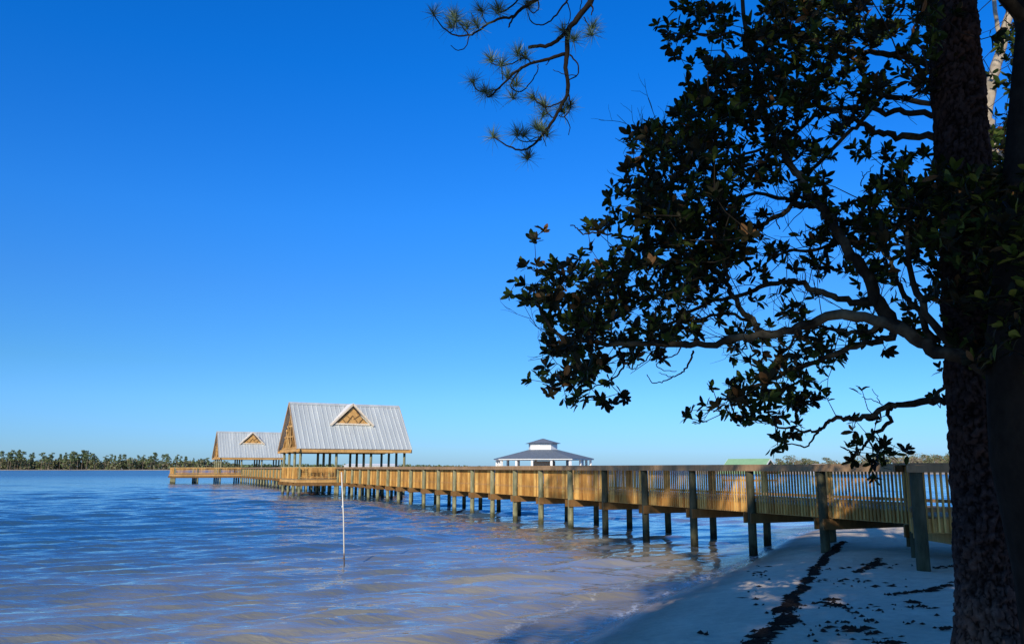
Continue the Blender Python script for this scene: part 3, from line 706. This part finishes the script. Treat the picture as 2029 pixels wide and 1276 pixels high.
def S(pts, Y0, Y1, r0, r1, n=4, wob=.02):
    """smooth limb through reference points; r in px"""
    P = [at(px, py, Y0+(Y1-Y0)*i/(len(pts)-1)) for i, (px, py) in enumerate(pts)]
    out = []; rad = []
    for i in range(len(P)-1):
        p0, p1, p2, p3 = P[max(i-1, 0)], P[i], P[i+1], P[min(i+2, len(P)-1)]
        for k in range(n):
            t = k/n; q = .5*((2*p1)+(-p0+p2)*t+(2*p0-5*p1+4*p2-p3)*t*t+(-p0+3*p1-3*p2+p3)*t*t*t)
            out.append(q+Vector((random.uniform(-wob, wob), random.uniform(-wob*2, wob*2), random.uniform(-wob, wob))))
    out.append(P[-1]); L = len(out)
    for i, q in enumerate(out): f = i/(L-1); rad.append((r0+(r1-r0)*f**.8)*q.y/1675*random.uniform(.93, 1.1))
    return out, rad
LIMBS = [
 ([(2060, 790), (1990, 745), (1900, 705), (1850, 690), (1800, 660), (1750, 640), (1700, 627), (1650, 624), (1600, 642), (1555, 656), (1500, 666), (1463, 669), (1400, 683), (1330, 684), (1260, 683), (1190, 681), (1150, 672), (1115, 668), (1085, 640), (1060, 600)], 7.2, 9.3, 16, 2.5, 'm'),
 ([(1790, 655), (1760, 628), (1738, 588), (1713, 535), (1682, 494), (1657, 450), (1632, 419), (1604, 385), (1575, 340), (1545, 290), (1520, 230), (1500, 150), (1480, 60), (1460, -60)], 8.6, 9.8, 15, 4, 'm'),
 ([(1745, 600), (1700, 598), (1655, 592), (1620, 578), (1590, 562), (1560, 557), (1520, 565), (1465, 585), (1400, 600), (1350, 630), (1300, 655), (1250, 660)], 8.9, 9.8, 8, 2.5, 'm'),
 ([(1775, 662), (1750, 672), (1713, 682), (1651, 704), (1594, 723), (1550, 742), (1500, 765), (1440, 790), (1410, 800)], 8.6, 9.6, 8, 2, 'm'),
 ([(1745, 645), (1729, 651), (1698, 660), (1666, 656), (1630, 648), (1590, 650), (1560, 690), (1530, 720)], 8.8, 10, 6, 2, 'm'),
 ([(1960, 790), (1890, 794), (1850, 796), (1800, 800), (1762, 803), (1720, 823), (1690, 830), (1660, 828), (1640, 838), (1622, 852), (1595, 855), (1565, 850), (1530, 840)], 8.9, 9.4, 9, 1.6, 'm'),
 ([(1763, 804), (1763, 828), (1752, 845), (1730, 860), (1716, 880), (1705, 890), (1690, 905), (1680, 915)], 9.2, 9.3, 5, 1.4, 'm'),
 ([(1625, 848), (1612, 868), (1598, 885), (1575, 880), (1555, 878)], 9.3, 9.4, 2.2, 1.2, 't'),
 ([(1852, 792), (1866, 770), (1875, 745), (1878, 715)], 9.1, 9., 4, 2.2, 'm'),
 ([(1870, 274), (1800, 272), (1760, 268), (1730, 258), (1700, 240), (1660, 225), (1625, 212), (1580, 200), (1520, 170), (1470, 130), (1430, 100)], 9.4, 9.8, 8, 3, 'm'),
 ([(1860, 228), (1790, 222), (1750, 222), (1710, 212), (1650, 220), (1600, 240), (1550, 280), (1500, 300), (1450, 310)], 9.5, 10, 7, 2.5, 'm'),
 ([(1860, 204), (1790, 196), (1755, 192), (1735, 205), (1700, 250), (1655, 288), (1625, 320), (1600, 350), (1590, 400)], 9.6, 9.9, 6, 3.5, 'm'),
 ([(1850, 130), (1790, 112), (1740, 105), (1680, 100), (1620, 90), (1540, 72), (1450, 70), (1400, 68), (1350, 70), (1310, 65)], 9.5, 9.5, 8, 1.5, 'm'),
 ([(1650, 420), (1619, 409), (1575, 406), (1541, 428), (1510, 447), (1475, 460), (1420, 490), (1360, 505), (1310, 530), (1280, 560), (1200, 580)], 9.3, 9.7, 7, 2, 'm'),
 ([(1505, 660), (1494, 641), (1472, 616), (1447, 578), (1440, 550), (1431, 519), (1422, 480), (1400, 420), (1360, 360), (1310, 310), (1270, 285)], 9.4, 9.6, 7, 2, 'm'),
 ([(1860, 680), (1820, 620), (1790, 585), (1770, 540), (1752, 490), (1740, 440), (1735, 380), (1750, 330)], 8.6, 9.4, 7, 3, 'm'),
 ([(1740, 490), (1680, 480), (1610, 495), (1560, 500), (1520, 505)], 9.3, 9.7, 5, 2, 'm'),
 ([(1620, 409), (1560, 396), (1500, 385), (1450, 395), (1400, 380), (1340, 370), (1290, 375)], 9.7, 10., 5, 2, 'm'),
 ([(1490, 640), (1440, 622), (1400, 630), (1350, 650), (1310, 640)], 9.5, 9.8, 4, 1.8, 'm'),
 ([(1900, 700), (1850, 640), (1810, 560), (1800, 480), (1810, 400)], 8.2, 8.6, 10, 4, 'm'),
 ([(1226, 690), (1236, 715), (1232, 732), (1218, 748), (1200, 757), (1180, 766), (1163, 773), (1151, 770)], 9.2, 9.1, 2.6, .9, 't'),
 ([(1373, 696), (1368, 712), (1357, 731), (1345, 742), (1329, 748), (1310, 757), (1291, 757), (1282, 742)], 9.4, 9.2, 2.4, .8, 't'),
 ([(1300, 692), (1291, 700), (1280, 712), (1273, 717), (1262, 727), (1257, 731), (1241, 728)], 9.3, 9.2, 1.6, .7, 't'),
 ([(1350, 690), (1335, 705), (1310, 712), (1300, 725), (1320, 735), (1340, 735)], 9.3, 9.4, 1.5, .7, 't'),
 ([(1330, 748), (1318, 742), (1305, 738)], 9.3, 9.3, 1, .6, 't'),
 ([(1225, 700), (1205, 712), (1185, 718), (1160, 722), (1140, 728), (1130, 745), (1115, 762), (1100, 768), (1075, 760)], 9.2, 9.1, 2.8, 1, 't'),
 ([(1170, 683), (1174, 700), (1180, 716)], 9.25, 9.2, 2, 1.4, 't'),
 ([(1250, 470), (1210, 466), (1180, 462), (1155, 463), (1140, 450), (1130, 447)], 9.5, 9.4, 2.4, 1.1, 't'),
 ([(1440, 70), (1410, 68), (1380, 70), (1350, 71)], 9.5, 9.5, 2, 1.5, 't'),
 ([(1750, 802), (1735, 795), (1720, 790), (1708, 787)], 9.2, 9.2, 1.2, .6, 't'), ([(1745, 800), (1738, 785), (1728, 770)], 9.2, 9.2, 1., .5, 't'),
 ([(1706, 370), (1710, 352), (1722, 340), (1730, 327)], 9.4, 9.4, 1.4, .6, 't'), ([(1712, 350), (1706, 340)], 9.4, 9.4, .8, .5, 't'),
 ([(1535, 430), (1528, 415), (1520, 405), (1524, 395)], 9.6, 9.6, 1.1, .5, 't'), ([(1545, 455), (1535, 430), (1528, 418)], 9.6, 9.6, 1.3, .8, 't'),
]
NP_, NR_ = [], []; LB = []
for L_ in LIMBS:
    p, r = S(L_[0], L_[1], L_[2], L_[3], L_[4], wob=.022 if L_[5] == 'm' else .01); LB.append((p, r, L_[5]))
    if L_[4] > 1.2: NP_ += [tuple(q) for q in p]; NR_ += r
for p, r, k in LB:
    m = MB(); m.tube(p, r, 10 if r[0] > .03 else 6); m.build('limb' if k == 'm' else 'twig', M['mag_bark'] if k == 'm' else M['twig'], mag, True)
bt = MB(); ends = []
for _ in range(150):
    L_ = LB[random.choice([0, 0, 1, 2, 3, 4, 10, 11, 13, 14, 14, 16, 17, 18])]; i = random.randrange(len(L_[0])//6, len(L_[0])-2); p0 = L_[0][i]; d = (L_[0][i+1]-p0).normalized()
    d = (d*.8+Vector((random.uniform(-.9, .4), random.uniform(-.6, .6), random.uniform(-.7, .9)))).normalized(); stack = [(p0, d, random.uniform(.35, .9), .006)]
    while stack:
        p, dd, ln_, r = stack.pop(); pts = [p]; n_ = 4
        for k in range(n_):
            dd = (dd+Vector((random.gauss(0, .22), random.gauss(0, .22), random.gauss(0, .22)+.05))).normalized(); p = p+dd*ln_/n_; pts.append(p)
            if k in (1, 2) and r > .0035 and random.random() < .75: stack.append((p, (dd+Vector((random.uniform(-1, 1), random.uniform(-1, 1), random.uniform(-.6, 1)))).normalized(), ln_*.55, r*.65))
        bt.tube(pts, [r, r*.9, r*.8, r*.65, r*.45], 4, False)
# trunk of the magnolia, standing at the right-hand edge
bx, by = 4.75, 7.3; tr = [Vector((4.75, 7.3, gz(bx, by)-.2)), Vector((4.62, 7.25, 1.6)), Vector((4.45, 7.2, 2.6)), Vector((4.5, 7.25, 3.5)), Vector((4.95, 7.6, 5)), Vector((5.5, 8., 7)), Vector((5.6, 8.4, 9)), Vector((5.2, 8.6, 11.5)), Vector((4.9, 8.6, 13.5))]
base = at(2092, 1276, 7.2); sh = base.x-tr[1].x; tr = [p+Vector((sh*(1-i*.06), 0, 0)) for i, p in enumerate(tr)]
m = MB(); m.tube(tr, [.30, .24, .22, .2, .17, .14, .11, .08, .04], 16); m.build('trunk', M['twig'], mag, True)
lp = MB()  # hidden leaders above the frame
for a_ in range(14):
    s_ = tr[5+a_ % 3]; an = rng.uniform(0, 6.28); rr = rng.uniform(2.5, 5.); e = Vector((s_.x+rr*math.cos(an)-1, s_.y+rr*math.sin(an)-1.5, s_.z+rng.uniform(1.5, 4)))
    q = [s_.lerp(e, t)+Vector((0, 0, .5*math.sin(t*3))) for t in (0, .25, .5, .75, 1)]
    if min((v.z-EYE)/max(v.y, .5) for v in q[1:]) > .62 or True:
        lp.tube(q, [.07, .05, .04, .03, .015], 7); NP_ += [tuple(v) for v in q[2:]]; NR_ += [.03]*3
lp.build('limb', M['mag_bark'], mag, True)
# rosettes
RS = []
for r_i, row in enumerate(DENS):
    for c_i, ch in enumerate(row):
        d = int(ch)
        if d == 0: continue
        tau = {1: .4, 2: .9, 3: 1.3, 4: 2.1, 5: 3.2, 6: 5.0, 7: 8., 8: 10.5, 9: 16}[d]
        nrs = rng.poisson(tau)
        for _ in range(nrs):
            px = 1000+40*c_i+rng.uniform(0, 40); py = 40*r_i+rng.uniform(0, 40)
            if px > 1885 and py > 740: continue
            sp = 1.5 if d >= 6 else .7
            yy = dep(px, py)+rng.normal(0, sp*.6)
            if px > 1900 and py < 330: yy = 11.5+rng.uniform(-1, 2)
            RS.append((at(px, py, max(yy, 6.3)), d))
for _ in range(380):      # crown above and right of the frame
    c = Vector((rng.uniform(-1.5, 10.5), rng.uniform(2.5, 13), rng.uniform(6, 14)))
    q = (Vector(((c.x-4.7)/6.5, (c.y-8)/6, (c.z-8)/6))).length
    if q > 1: continue
    el = math.degrees(math.atan2(c.z-EYE, c.y)); pxs = 1014.5+1675*c.x/c.y
    if el < 34 and pxs < 2060: continue
    RS.append((c, 9))
nodes = np.array(NP_); nrad = list(NR_)
dist0 = np.array([np.min(((nodes-np.array(p))**2).sum(1)) for p, _ in RS]); order = np.argsort(dist0)
tw = bt; LV = []; nodes = list(map(tuple, nodes)); NA = np.zeros((90000, 3)); NA[:len(nodes)] = nodes; nn = len(nodes)
def leaf(p, d, up, L, w, V):
    s_ = d.cross(up); s_ = s_.normalized() if s_.length > 1e-5 else d.orthogonal().normalized(); n_ = s_.cross(d).normalized()
    c = random.uniform(-.02, .12)*L
    V += [p, p+d*L*.30+s_*w*.40+n_*w*.12, p+d*L*.30-s_*w*.40+n_*w*.12, p+d*L*.62+s_*w*.5-n_*c*.3+n_*w*.10, p+d*L*.62-s_*w*.5-n_*c*.3+n_*w*.10, p+d*L*.86+s_*w*.30-n_*c*.8, p+d*L*.86-s_*w*.30-n_*c*.8, p+d*L-n_*c*1.3,
          p+d*L*.30, p+d*L*.62-n_*c*.3, p+d*L*.86-n_*c*.8]
LF = [(0, 8, 1), (0, 2, 8), (1, 8, 9), (1, 9, 3), (8, 2, 4), (8, 4, 9), (3, 9, 10), (3, 10, 5), (9, 4, 6), (9, 6, 10), (5, 10, 7), (10, 6, 7)]
for oi in order:
    P, dn = RS[oi]; pa = np.array(P); j = int(np.argmin(((NA[:nn]-pa)**2).sum(1))); q = Vector(NA[j]); dvec = P-q; L = dvec.length
    if L > 2.6: continue
    if L > .04:
        ns = max(1, int(L/.16)); pts = [q]; sag = Vector((random.uniform(-.1, .1), random.uniform(-.1, .1), random.uniform(-.22, .05)))*L
        for k in range(1, ns+1):
            t = k/ns; pts.append(q+dvec*t+sag*math.sin(pi*t)+Vector((random.uniform(-.02, .02),)*1+(random.uniform(-.02, .02), random.uniform(-.02, .02)))*(t < 1))
        r0 = min(.011, .0045+.004*L); tw.tube(pts, [r0+(.0035-r0)*k/ns for k in range(ns+1)], 4, False)
        for v in pts[1:]:
            if nn < 89990: NA[nn] = tuple(v); nn += 1
    ax = (dvec.normalized() if L > .04 else Vector((0, 0, 1)))*.55+Vector((random.uniform(-.5, .5), random.uniform(-.5, .5), random.uniform(.1, .8))); ax.normalize()
    o1 = ax.orthogonal().normalized(); o2 = ax.cross(o1); nl = random.randint(6, 10); a0 = random.uniform(0, 6.28)
    for k in range(nl):
        a = a0+k*2.4+random.uniform(-.3, .3); tilt = random.uniform(.45, 1.35); d = ax*math.cos(tilt)+(o1*math.cos(a)+o2*math.sin(a))*math.sin(tilt)
        d = (d+Vector((0, 0, random.uniform(-.25, .1)))).normalized(); Lf = random.uniform(.08, .155); leaf(P-ax*random.uniform(0, .07), d, ax+Vector((random.uniform(-.3, .3),)*3), Lf, Lf*random.uniform(.36, .48), LV)
tw.build('twigs', M['twig'], mag)
LV = np.array([tuple(v) for v in LV]); nlf = len(LV)//11; LFA = (np.array(LF)[None]+11*np.arange(nlf)[:, None, None]).reshape(-1, 3)
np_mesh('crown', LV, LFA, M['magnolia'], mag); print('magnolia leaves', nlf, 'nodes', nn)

# ------------------------------------------------------------------ pine in the foreground
pine = empty('pine_tree', (0, 0, 0)); tag(pine, 'tall pine with plated bark at the right edge, its bough hanging into the sky', 'tree')
b0 = at(1974, 1276, 8.3); t0 = at(1886, 0, 8.75); g0 = gz(b0.x, 8.3); NS, NRn = 150, 520; HT = 21.
ax0 = Vector((b0.x, 8.3, b0.z)); dr = (t0-ax0)/(t0.z-ax0.z)
zs = np.linspace(g0-.25, HT, NRn); zs = np.concatenate([np.linspace(g0-.25, 8.2, 470), np.linspace(8.3, HT, 60)])
V = np.zeros((len(zs), NS, 3)); CR = np.zeros((len(zs), NS))
for i, z in enumerate(zs):
    c = ax0+dr*(z-ax0.z); h = z-g0; r = .315+.16*math.exp(-max(h, 0)/.33)-.012*max(h, 0)*.8-(.0 if h < 8 else (h-8)*.006); r = max(r, .05)
    for k in range(NS):
        a = 2*pi*k/NS; q = Vector((math.cos(a)*r, math.sin(a)*r, z))
        if h < 8.5 and math.sin(a) < .35:
            w = Vector((q.x*1., q.y*1., z*.42))*12+Vector(noise.noise_vector(Vector((q.x, q.y, z*.5))*6))*1.1+Vector(noise.noise_vector(Vector((q.x, q.y, z))*19))*.45
            ds, _ = noise.voronoi(w); cr = min(1., (ds[1]-ds[0])*2.2); cr2 = noise.noise(q*3)
        else: cr = .5; cr2 = noise.noise(q*3)
        CR[i, k] = cr; rr = r+(.026*min(cr, .4)/.4-.018)+.03*cr2*.8+.012*noise.noise(q*16)+.010*noise.noise(Vector((q.x, q.y, q.z*.5))*38)+.012*noise.cell(w*.999); V[i, k] = (c.x+math.cos(a)*rr, c.y+math.sin(a)*rr, z)
ii = np.arange(len(zs)*NS).reshape(len(zs), NS); Fq_ = np.stack([ii[:-1], np.roll(ii, -1, 1)[:-1], np.roll(ii, -1, 1)[1:], ii[1:]], -1).reshape(-1, 4)
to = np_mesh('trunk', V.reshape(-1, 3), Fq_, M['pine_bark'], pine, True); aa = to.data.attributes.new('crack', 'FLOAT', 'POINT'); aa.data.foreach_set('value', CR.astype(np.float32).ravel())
YB = 10.6
def zpx(pts): return [(820+x/3.752, y/3.752) for x, y in pts]
top = at(1174, -8, YB); jt = ax0+dr*(11.5-ax0.z)
bm_ = MB(); bm_.tube([jt, Vector((4.4, 9.0, 11.9)), Vector((3.4, 10.0, 11.4)), Vector((2.2, 10.5, 10.6)), at(1215, -60, YB), top], [.085, .075, .068, .06, .05, .042], 9); bm_.build('bough', M['mag_bark'], pine, True)
BR = [([(1330, -10), (1215, 140), (1150, 230), (1140, 400), (1130, 500), (1145, 680), (1100, 780), (1040, 890), (950, 1010), (860, 1100), (780, 1115), (690, 1080), (590, 1020)], 7.0, 1.2),
      ([(1150, 225), (1080, 290), (1000, 340), (920, 345), (850, 352)], 5.2, 3.4), ([(1120, 405), (1010, 440), (860, 480), (780, 520), (690, 600), (620, 670), (560, 725), (540, 700)], 4.2, 1.2),
      ([(640, 660), (540, 690), (470, 670), (435, 610)], 1.8, 1.2), ([(830, 490), (760, 560), (720, 640), (780, 685), (850, 640), (910, 550), (925, 480)], 1.9, 1.1), ([(810, 435), (730, 475), (650, 490), (570, 470)], 1.6, 1.2),
      ([(870, 470), (840, 440), (780, 400)], 1.6, 1.2), ([(660, 600), (655, 540), (655, 490)], 1.2, 1.), ([(730, 610), (740, 660), (735, 720)], 1.2, 1),
      ([(950, -20), (830, 50), (780, 90), (730, 130), (640, 140), (550, 180), (480, 230), (415, 265), (310, 265), (220, 210), (150, 110)], 4.2, 1.2), ([(760, 110), (725, 160), (705, 205)], 2.6, 1.6), ([(415, 265), (370, 215), (325, 160)], 1.8, 1.1),
      ([(410, 275), (385, 350), (330, 375), (275, 340)], 1.4, .8), ([(550, 180), (515, 140), (510, 90)], 1.4, .9), ([(480, 210), (450, 160), (425, 100)], 1.2, .7), ([(300, 180), (290, 230), (265, 245)], 1, .8),
      ([(640, 100), (740, 40), (790, -20)], 1.8, 2.), ([(1145, 0), (1060, 110), (1000, 170), (930, 190), (870, 160), (850, 100)], 2.2, 1.1), ([(1140, 20), (1165, 100), (1150, 175), (1105, 182)], 1.3, .8), ([(920, 0), (930, 60), (890, 100), (850, 60)], 1.8, 1.2),
      ([(1160, 410), (1215, 470), (1215, 560), (1150, 600)], 2.0, 1.2), ([(1215, 560), (1120, 555), (1035, 520)], 1.2, .7), ([(1150, 710), (1165, 800), (1120, 870), (1080, 860)], 1.7, 1.1), ([(1120, 875), (1160, 930), (1150, 1005)], 1.2, .8),
      ([(1110, 750), (1010, 795), (930, 770), (890, 730)], 1.8, 1), ([(1050, 880), (1000, 850), (970, 790)], 1.5, 1), ([(950, 1040), (880, 1050), (800, 1050), (750, 1010)], 1.6, 1), ([(865, 1090), (860, 1140), (850, 1185)], 1.2, .8), ([(960, 1000), (970, 1050), (985, 1090)], 1, .7),
      ([(1260, 130), (1300, 190), (1320, 260)], 1.4, 1), ([(1320, 30), (1330, 70), (1318, 115)], 2.4, 1.2), ([(1000, 960), (950, 980), (910, 945)], 1.2, .9), ([(930, 1020), (860, 1040), (820, 1000)], 1.2, .9), ([(1005, 455), (980, 485)], 1.2, .8), ([(1250, 0), (1240, 50), (1230, 90)], 1.2, .8)]
for b_i, (pts, r0, r1) in enumerate(BR):
    off = 0 if b_i == 0 else random.uniform(-.35, .35)
    pp = zpx(pts); p, r = S(pp, YB, YB+off, r0, r1, wob=.006)
    if b_i == 0: p[0] = top
    m = MB(); m.tube(p, r, 7 if r0 > 3 else 5); m.build('branch', M['twig'], pine, True)
tufts = [(150, 100), (310, 150), (300, 120), (500, 80), (470, 190), (625, 95), (630, 70), (850, 50), (840, 30), (1110, 225), (1320, 255), (1330, 200), (1190, 290), (575, 445), (655, 480), (825, 425), (775, 395), (440, 605), (530, 680), (575, 705), (760, 625), (740, 720), (890, 725), (970, 785), (965, 855), (915, 950), (950, 965), (820, 1000), (770, 995), (590, 1015), (848, 1172), (1110, 825), (1150, 790), (395, 200), (275, 190), (700, 560), (990, 1000)]
NV = []
for (x, y) in tufts:
    px, py = zpx([(x, y)])[0]; c = at(px, py, YB+random.uniform(-.15, .15)); ax = Vector((random.uniform(-.7, .5), random.uniform(-.5, .5), random.uniform(.5, 1.))).normalized()
    for k in range(random.randint(95, 140)):
        d = (ax*random.uniform(.15, 1.1)+Vector((random.gauss(0, .6), random.gauss(0, .6), random.gauss(0, .5)))).normalized(); L = random.uniform(.12, .25); b_ = c-ax*random.uniform(0, .05)
        s_ = d.orthogonal().normalized()*.0026; s_.rotate(Matrix.Rotation(random.uniform(0, 6.28), 3, d)); mid = b_+d*L*.55+Vector((0, 0, -.004)); tip = b_+d*L+Vector((0, 0, -.018))
        NV += [b_-s_, b_+s_, mid+s_*.9, mid-s_*.9, mid-s_*.9, mid+s_*.9, tip+s_*.25, tip-s_*.25]
np_mesh('needles', np.array([tuple(v) for v in NV]), np.arange(len(NV)).reshape(-1, 4), M['needle'], pine)
def shade_crown(parent, c, rad, n, size, seed, nm='crown'):
    r_ = np.random.default_rng(seed); cs = []
    for i in range(26):
        d = r_.normal(size=3); d /= np.linalg.norm(d); q = r_.uniform(.3, 1); cs.append((c[0]+d[0]*rad[0]*q, c[1]+d[1]*rad[1]*q, c[2]+d[2]*rad[2]*q, r_.uniform(.7, 1.5), r_.uniform(.7, 1.5), r_.uniform(.5, 1.)))
    V, Fq_ = blob_faces(cs, n, size, r_); np_mesh(nm, V, Fq_, M['canopy'], parent)
    m = MB()
    for c_ in cs: m.tube([(c[0], c[1], c[2]-rad[2]*.8), ((c[0]+c_[0])/2, (c[1]+c_[1])/2, c_[2]-.6), c_[:3]], [.07, .045, .015], 5)
    m.build('limb', M['mag_bark'], parent, True)
tp = ax0+dr*(17-ax0.z); shade_crown(pine, (tp.x, tp.y, 17.5), (3.6, 3.6, 3.8), 3000, .17, 31)
# pale barked tree further back on the right
pt = empty('pale_barked_tree'); tag(pt, 'pale barked tree catching sun behind the dark leaves at the top right', 'tree')
for pts, r0, r1, ya, yb in (([(1940, 330), (1955, 230), (1963, 169), (1978, 119), (1992, 60), (2008, 0), (2030, -80)], 13, 8, 14, 14.4), ([(1957, 240), (1975, 312), (1992, 290), (2018, 272), (2060, 240)], 9, 7, 14, 13.8), ([(1984, 100), (1974, 40), (1968, -20)], 5, 4, 14.1, 14.3)):
    p, r = S(pts, ya, yb, r0, r1, wob=.01); m = MB(); m.tube(p, r, 10); m.build('limb', M['pale_bark'], pt, True)
q = at(1940, 330, 14); m = MB(); m.tube([(q.x+.5, 14.1, gz(q.x, 14.)-.2), (q.x+.4, 14, 2.5), (q.x+.15, 14, 5), tuple(q), tuple(at(1957, 240, 14))], [.26, .2, .17, .14, .12], 12); m.build('trunk', M['pale_bark'], pt, True)
# shade trees standing behind the viewer on the beach
for i, (x, y, z, rx, rz, h, n, lab) in enumerate(((-.2, -4.8, 10.8, 4.8, 5.4, 15, 8800, 'leafy shade tree behind the viewer nearest the water'), (4.2, -6., 12.8, 4.4, 4.2, 16, 3600, 'leafy shade tree behind the viewer in line with the magnolia'),
                                                  (-9.3, -8., 20., 5.0, 3.8, 21, 2100, 'tall thin crowned shade tree behind the viewer'), (10.5, -5, 12.5, 4.4, 5., 16, 4500, 'leafy shade tree behind the viewer furthest inland'), (-4.2, -10.5, 10.3, 3.9, 3.9, 13, 2000, 'low rounded shade tree at the very back of the beach'))):
    s_ = empty('shade_tree', (0, 0, 0)); tag(s_, lab, 'tree'); m = MB(); lx = 5.6 if i == 2 else 0; g_ = gz(x+lx, y); m.tube([(x+lx, y, g_-.3), (x+.1+lx*.9, y, g_+3), (x+lx*.85, y+.05, z*.66), (x+lx*.2, y+.1, z-rz*.5), (x, y, z+rz*.6)], [.32, .24, .2, .15, .05], 14); m.build('trunk', M['mag_bark'], s_, True)
    shade_crown(s_, (x, y, z), (rx, rx, rz), n, .20, 50+i)

# ------------------------------------------------------------------ wrack line and litter on the sand
def on_sand(px, py):
    z = .4
    for _ in range(4):
        a = (px-1014.5)/F; b = -(py-638)/F; ry = CT-b*ST; rz = ST+b*CT; t = (z-EYE)/rz; x, y = a*t, ry*t; z = gz(x, y)
    return x, y
def litter(name, label, segs, n_f, cat):
    V = []; Fs = []
    for (px0, py0, px1, py1, wd, dens) in segs:
        x0, y0 = on_sand(px0, py0); x1, y1 = on_sand(px1, py1); L = math.hypot(x1-x0, y1-y0); k = int(L*dens*n_f)
        for _ in range(k):
            t = random.random(); cx = x0+(x1-x0)*t+random.gauss(0, wd); cy = y0+(y1-y0)*t+random.gauss(0, wd)*.8; L_ = random.uniform(.02, .13)*random.random()+.012; a = random.gauss(.15, .45); w = random.uniform(.0015, .0045)
            if noise.noise(Vector((cx*1.8, cy*7, 1)))+.6*noise.noise(Vector((cx*5, cy*22, 4))) < random.uniform(-.1, .2)+(.0 if cat == 'seaweed' else .12): continue
            z = gz(cx, cy)+random.uniform(.004, .03); dx, dy_ = math.cos(a)*L_, math.sin(a)*L_; b = len(V); z2 = z+random.uniform(-.004, .02)
            V += [(cx-dx, cy-dy_, z), (cx-dy_/L_*w*.2, cy+w, z2+.012), (cx+dx, cy+dy_, z), (cx+dy_/L_*w*.2, cy-w, z2), (cx, cy, z-.01)]; Fs += [(b, b+3, b+1), (b+3, b+2, b+1), (b, b+4, b+3), (b+4, b+2, b+3)]
    np_mesh(name, V, Fs, M['weed']); tag(bpy.data.objects[name], label, cat, None, 'stuff')
WR = [(1490, 1290), (1530, 1255), (1570, 1232), (1600, 1222), (1535, 1210), (1560, 1185), (1580, 1165), (1598, 1150), (1612, 1132), (1625, 1115), (1640, 1098), (1655, 1082)]
main = [(1480, 1290), (1512, 1262), (1528, 1248), (1560, 1232), (1548, 1212), (1570, 1196), (1566, 1182), (1592, 1170), (1596, 1152), (1614, 1140), (1612, 1128), (1632, 1116), (1634, 1104), (1652, 1094), (1656, 1084), (1672, 1074)]
sg = [(a[0], a[1], b[0], b[1], .065 if a[1] > 1200 else .04, .9+.5*random.random()) for a, b in zip(main, main[1:])]+[(1550, 1222, 1590, 1218, .05, .5), (1500, 1262, 1570, 1230, .06, .6)]
litter('wrack_line', 'ragged dark line of seaweed running up the beach under the boardwalk', sg, 430, 'seaweed')
sg = [(1640, 1195, 1700, 1222, .06, .6), (1700, 1222, 1755, 1240, .05, .7), (1625, 1188, 1670, 1190, .05, .4), (1650, 1235, 1700, 1250, .06, .6), (1700, 1235, 1790, 1290, .09, .6), (1590, 1240, 1650, 1245, .05, .3), (1745, 1105, 1700, 1135, .05, .5), (1700, 1120, 1760, 1118, .04, .3), (1760, 1180, 1840, 1172, .05, .6), (1840, 1172, 1895, 1155, .05, .6),
      (1790, 1190, 1850, 1210, .05, .4), (1800, 1235, 1890, 1250, .05, .3), (1850, 1126, 1900, 1122, .06, .8), (1380, 1255, 1400, 1258, .02, .8), (1405, 1272, 1415, 1275, .02, .9), (1620, 1150, 1800, 1160, .3, .25), (1560, 1250, 1870, 1270, .3, .16), (1480, 1200, 1520, 1120, .15, .05), (1650, 1130, 1800, 1120, .3, .2), (1600, 1200, 1850, 1215, .3, .22)]
litter('beach_litter', 'thin scatter of dark twigs and weed strands over the shaded sand', sg, 230, 'litter')
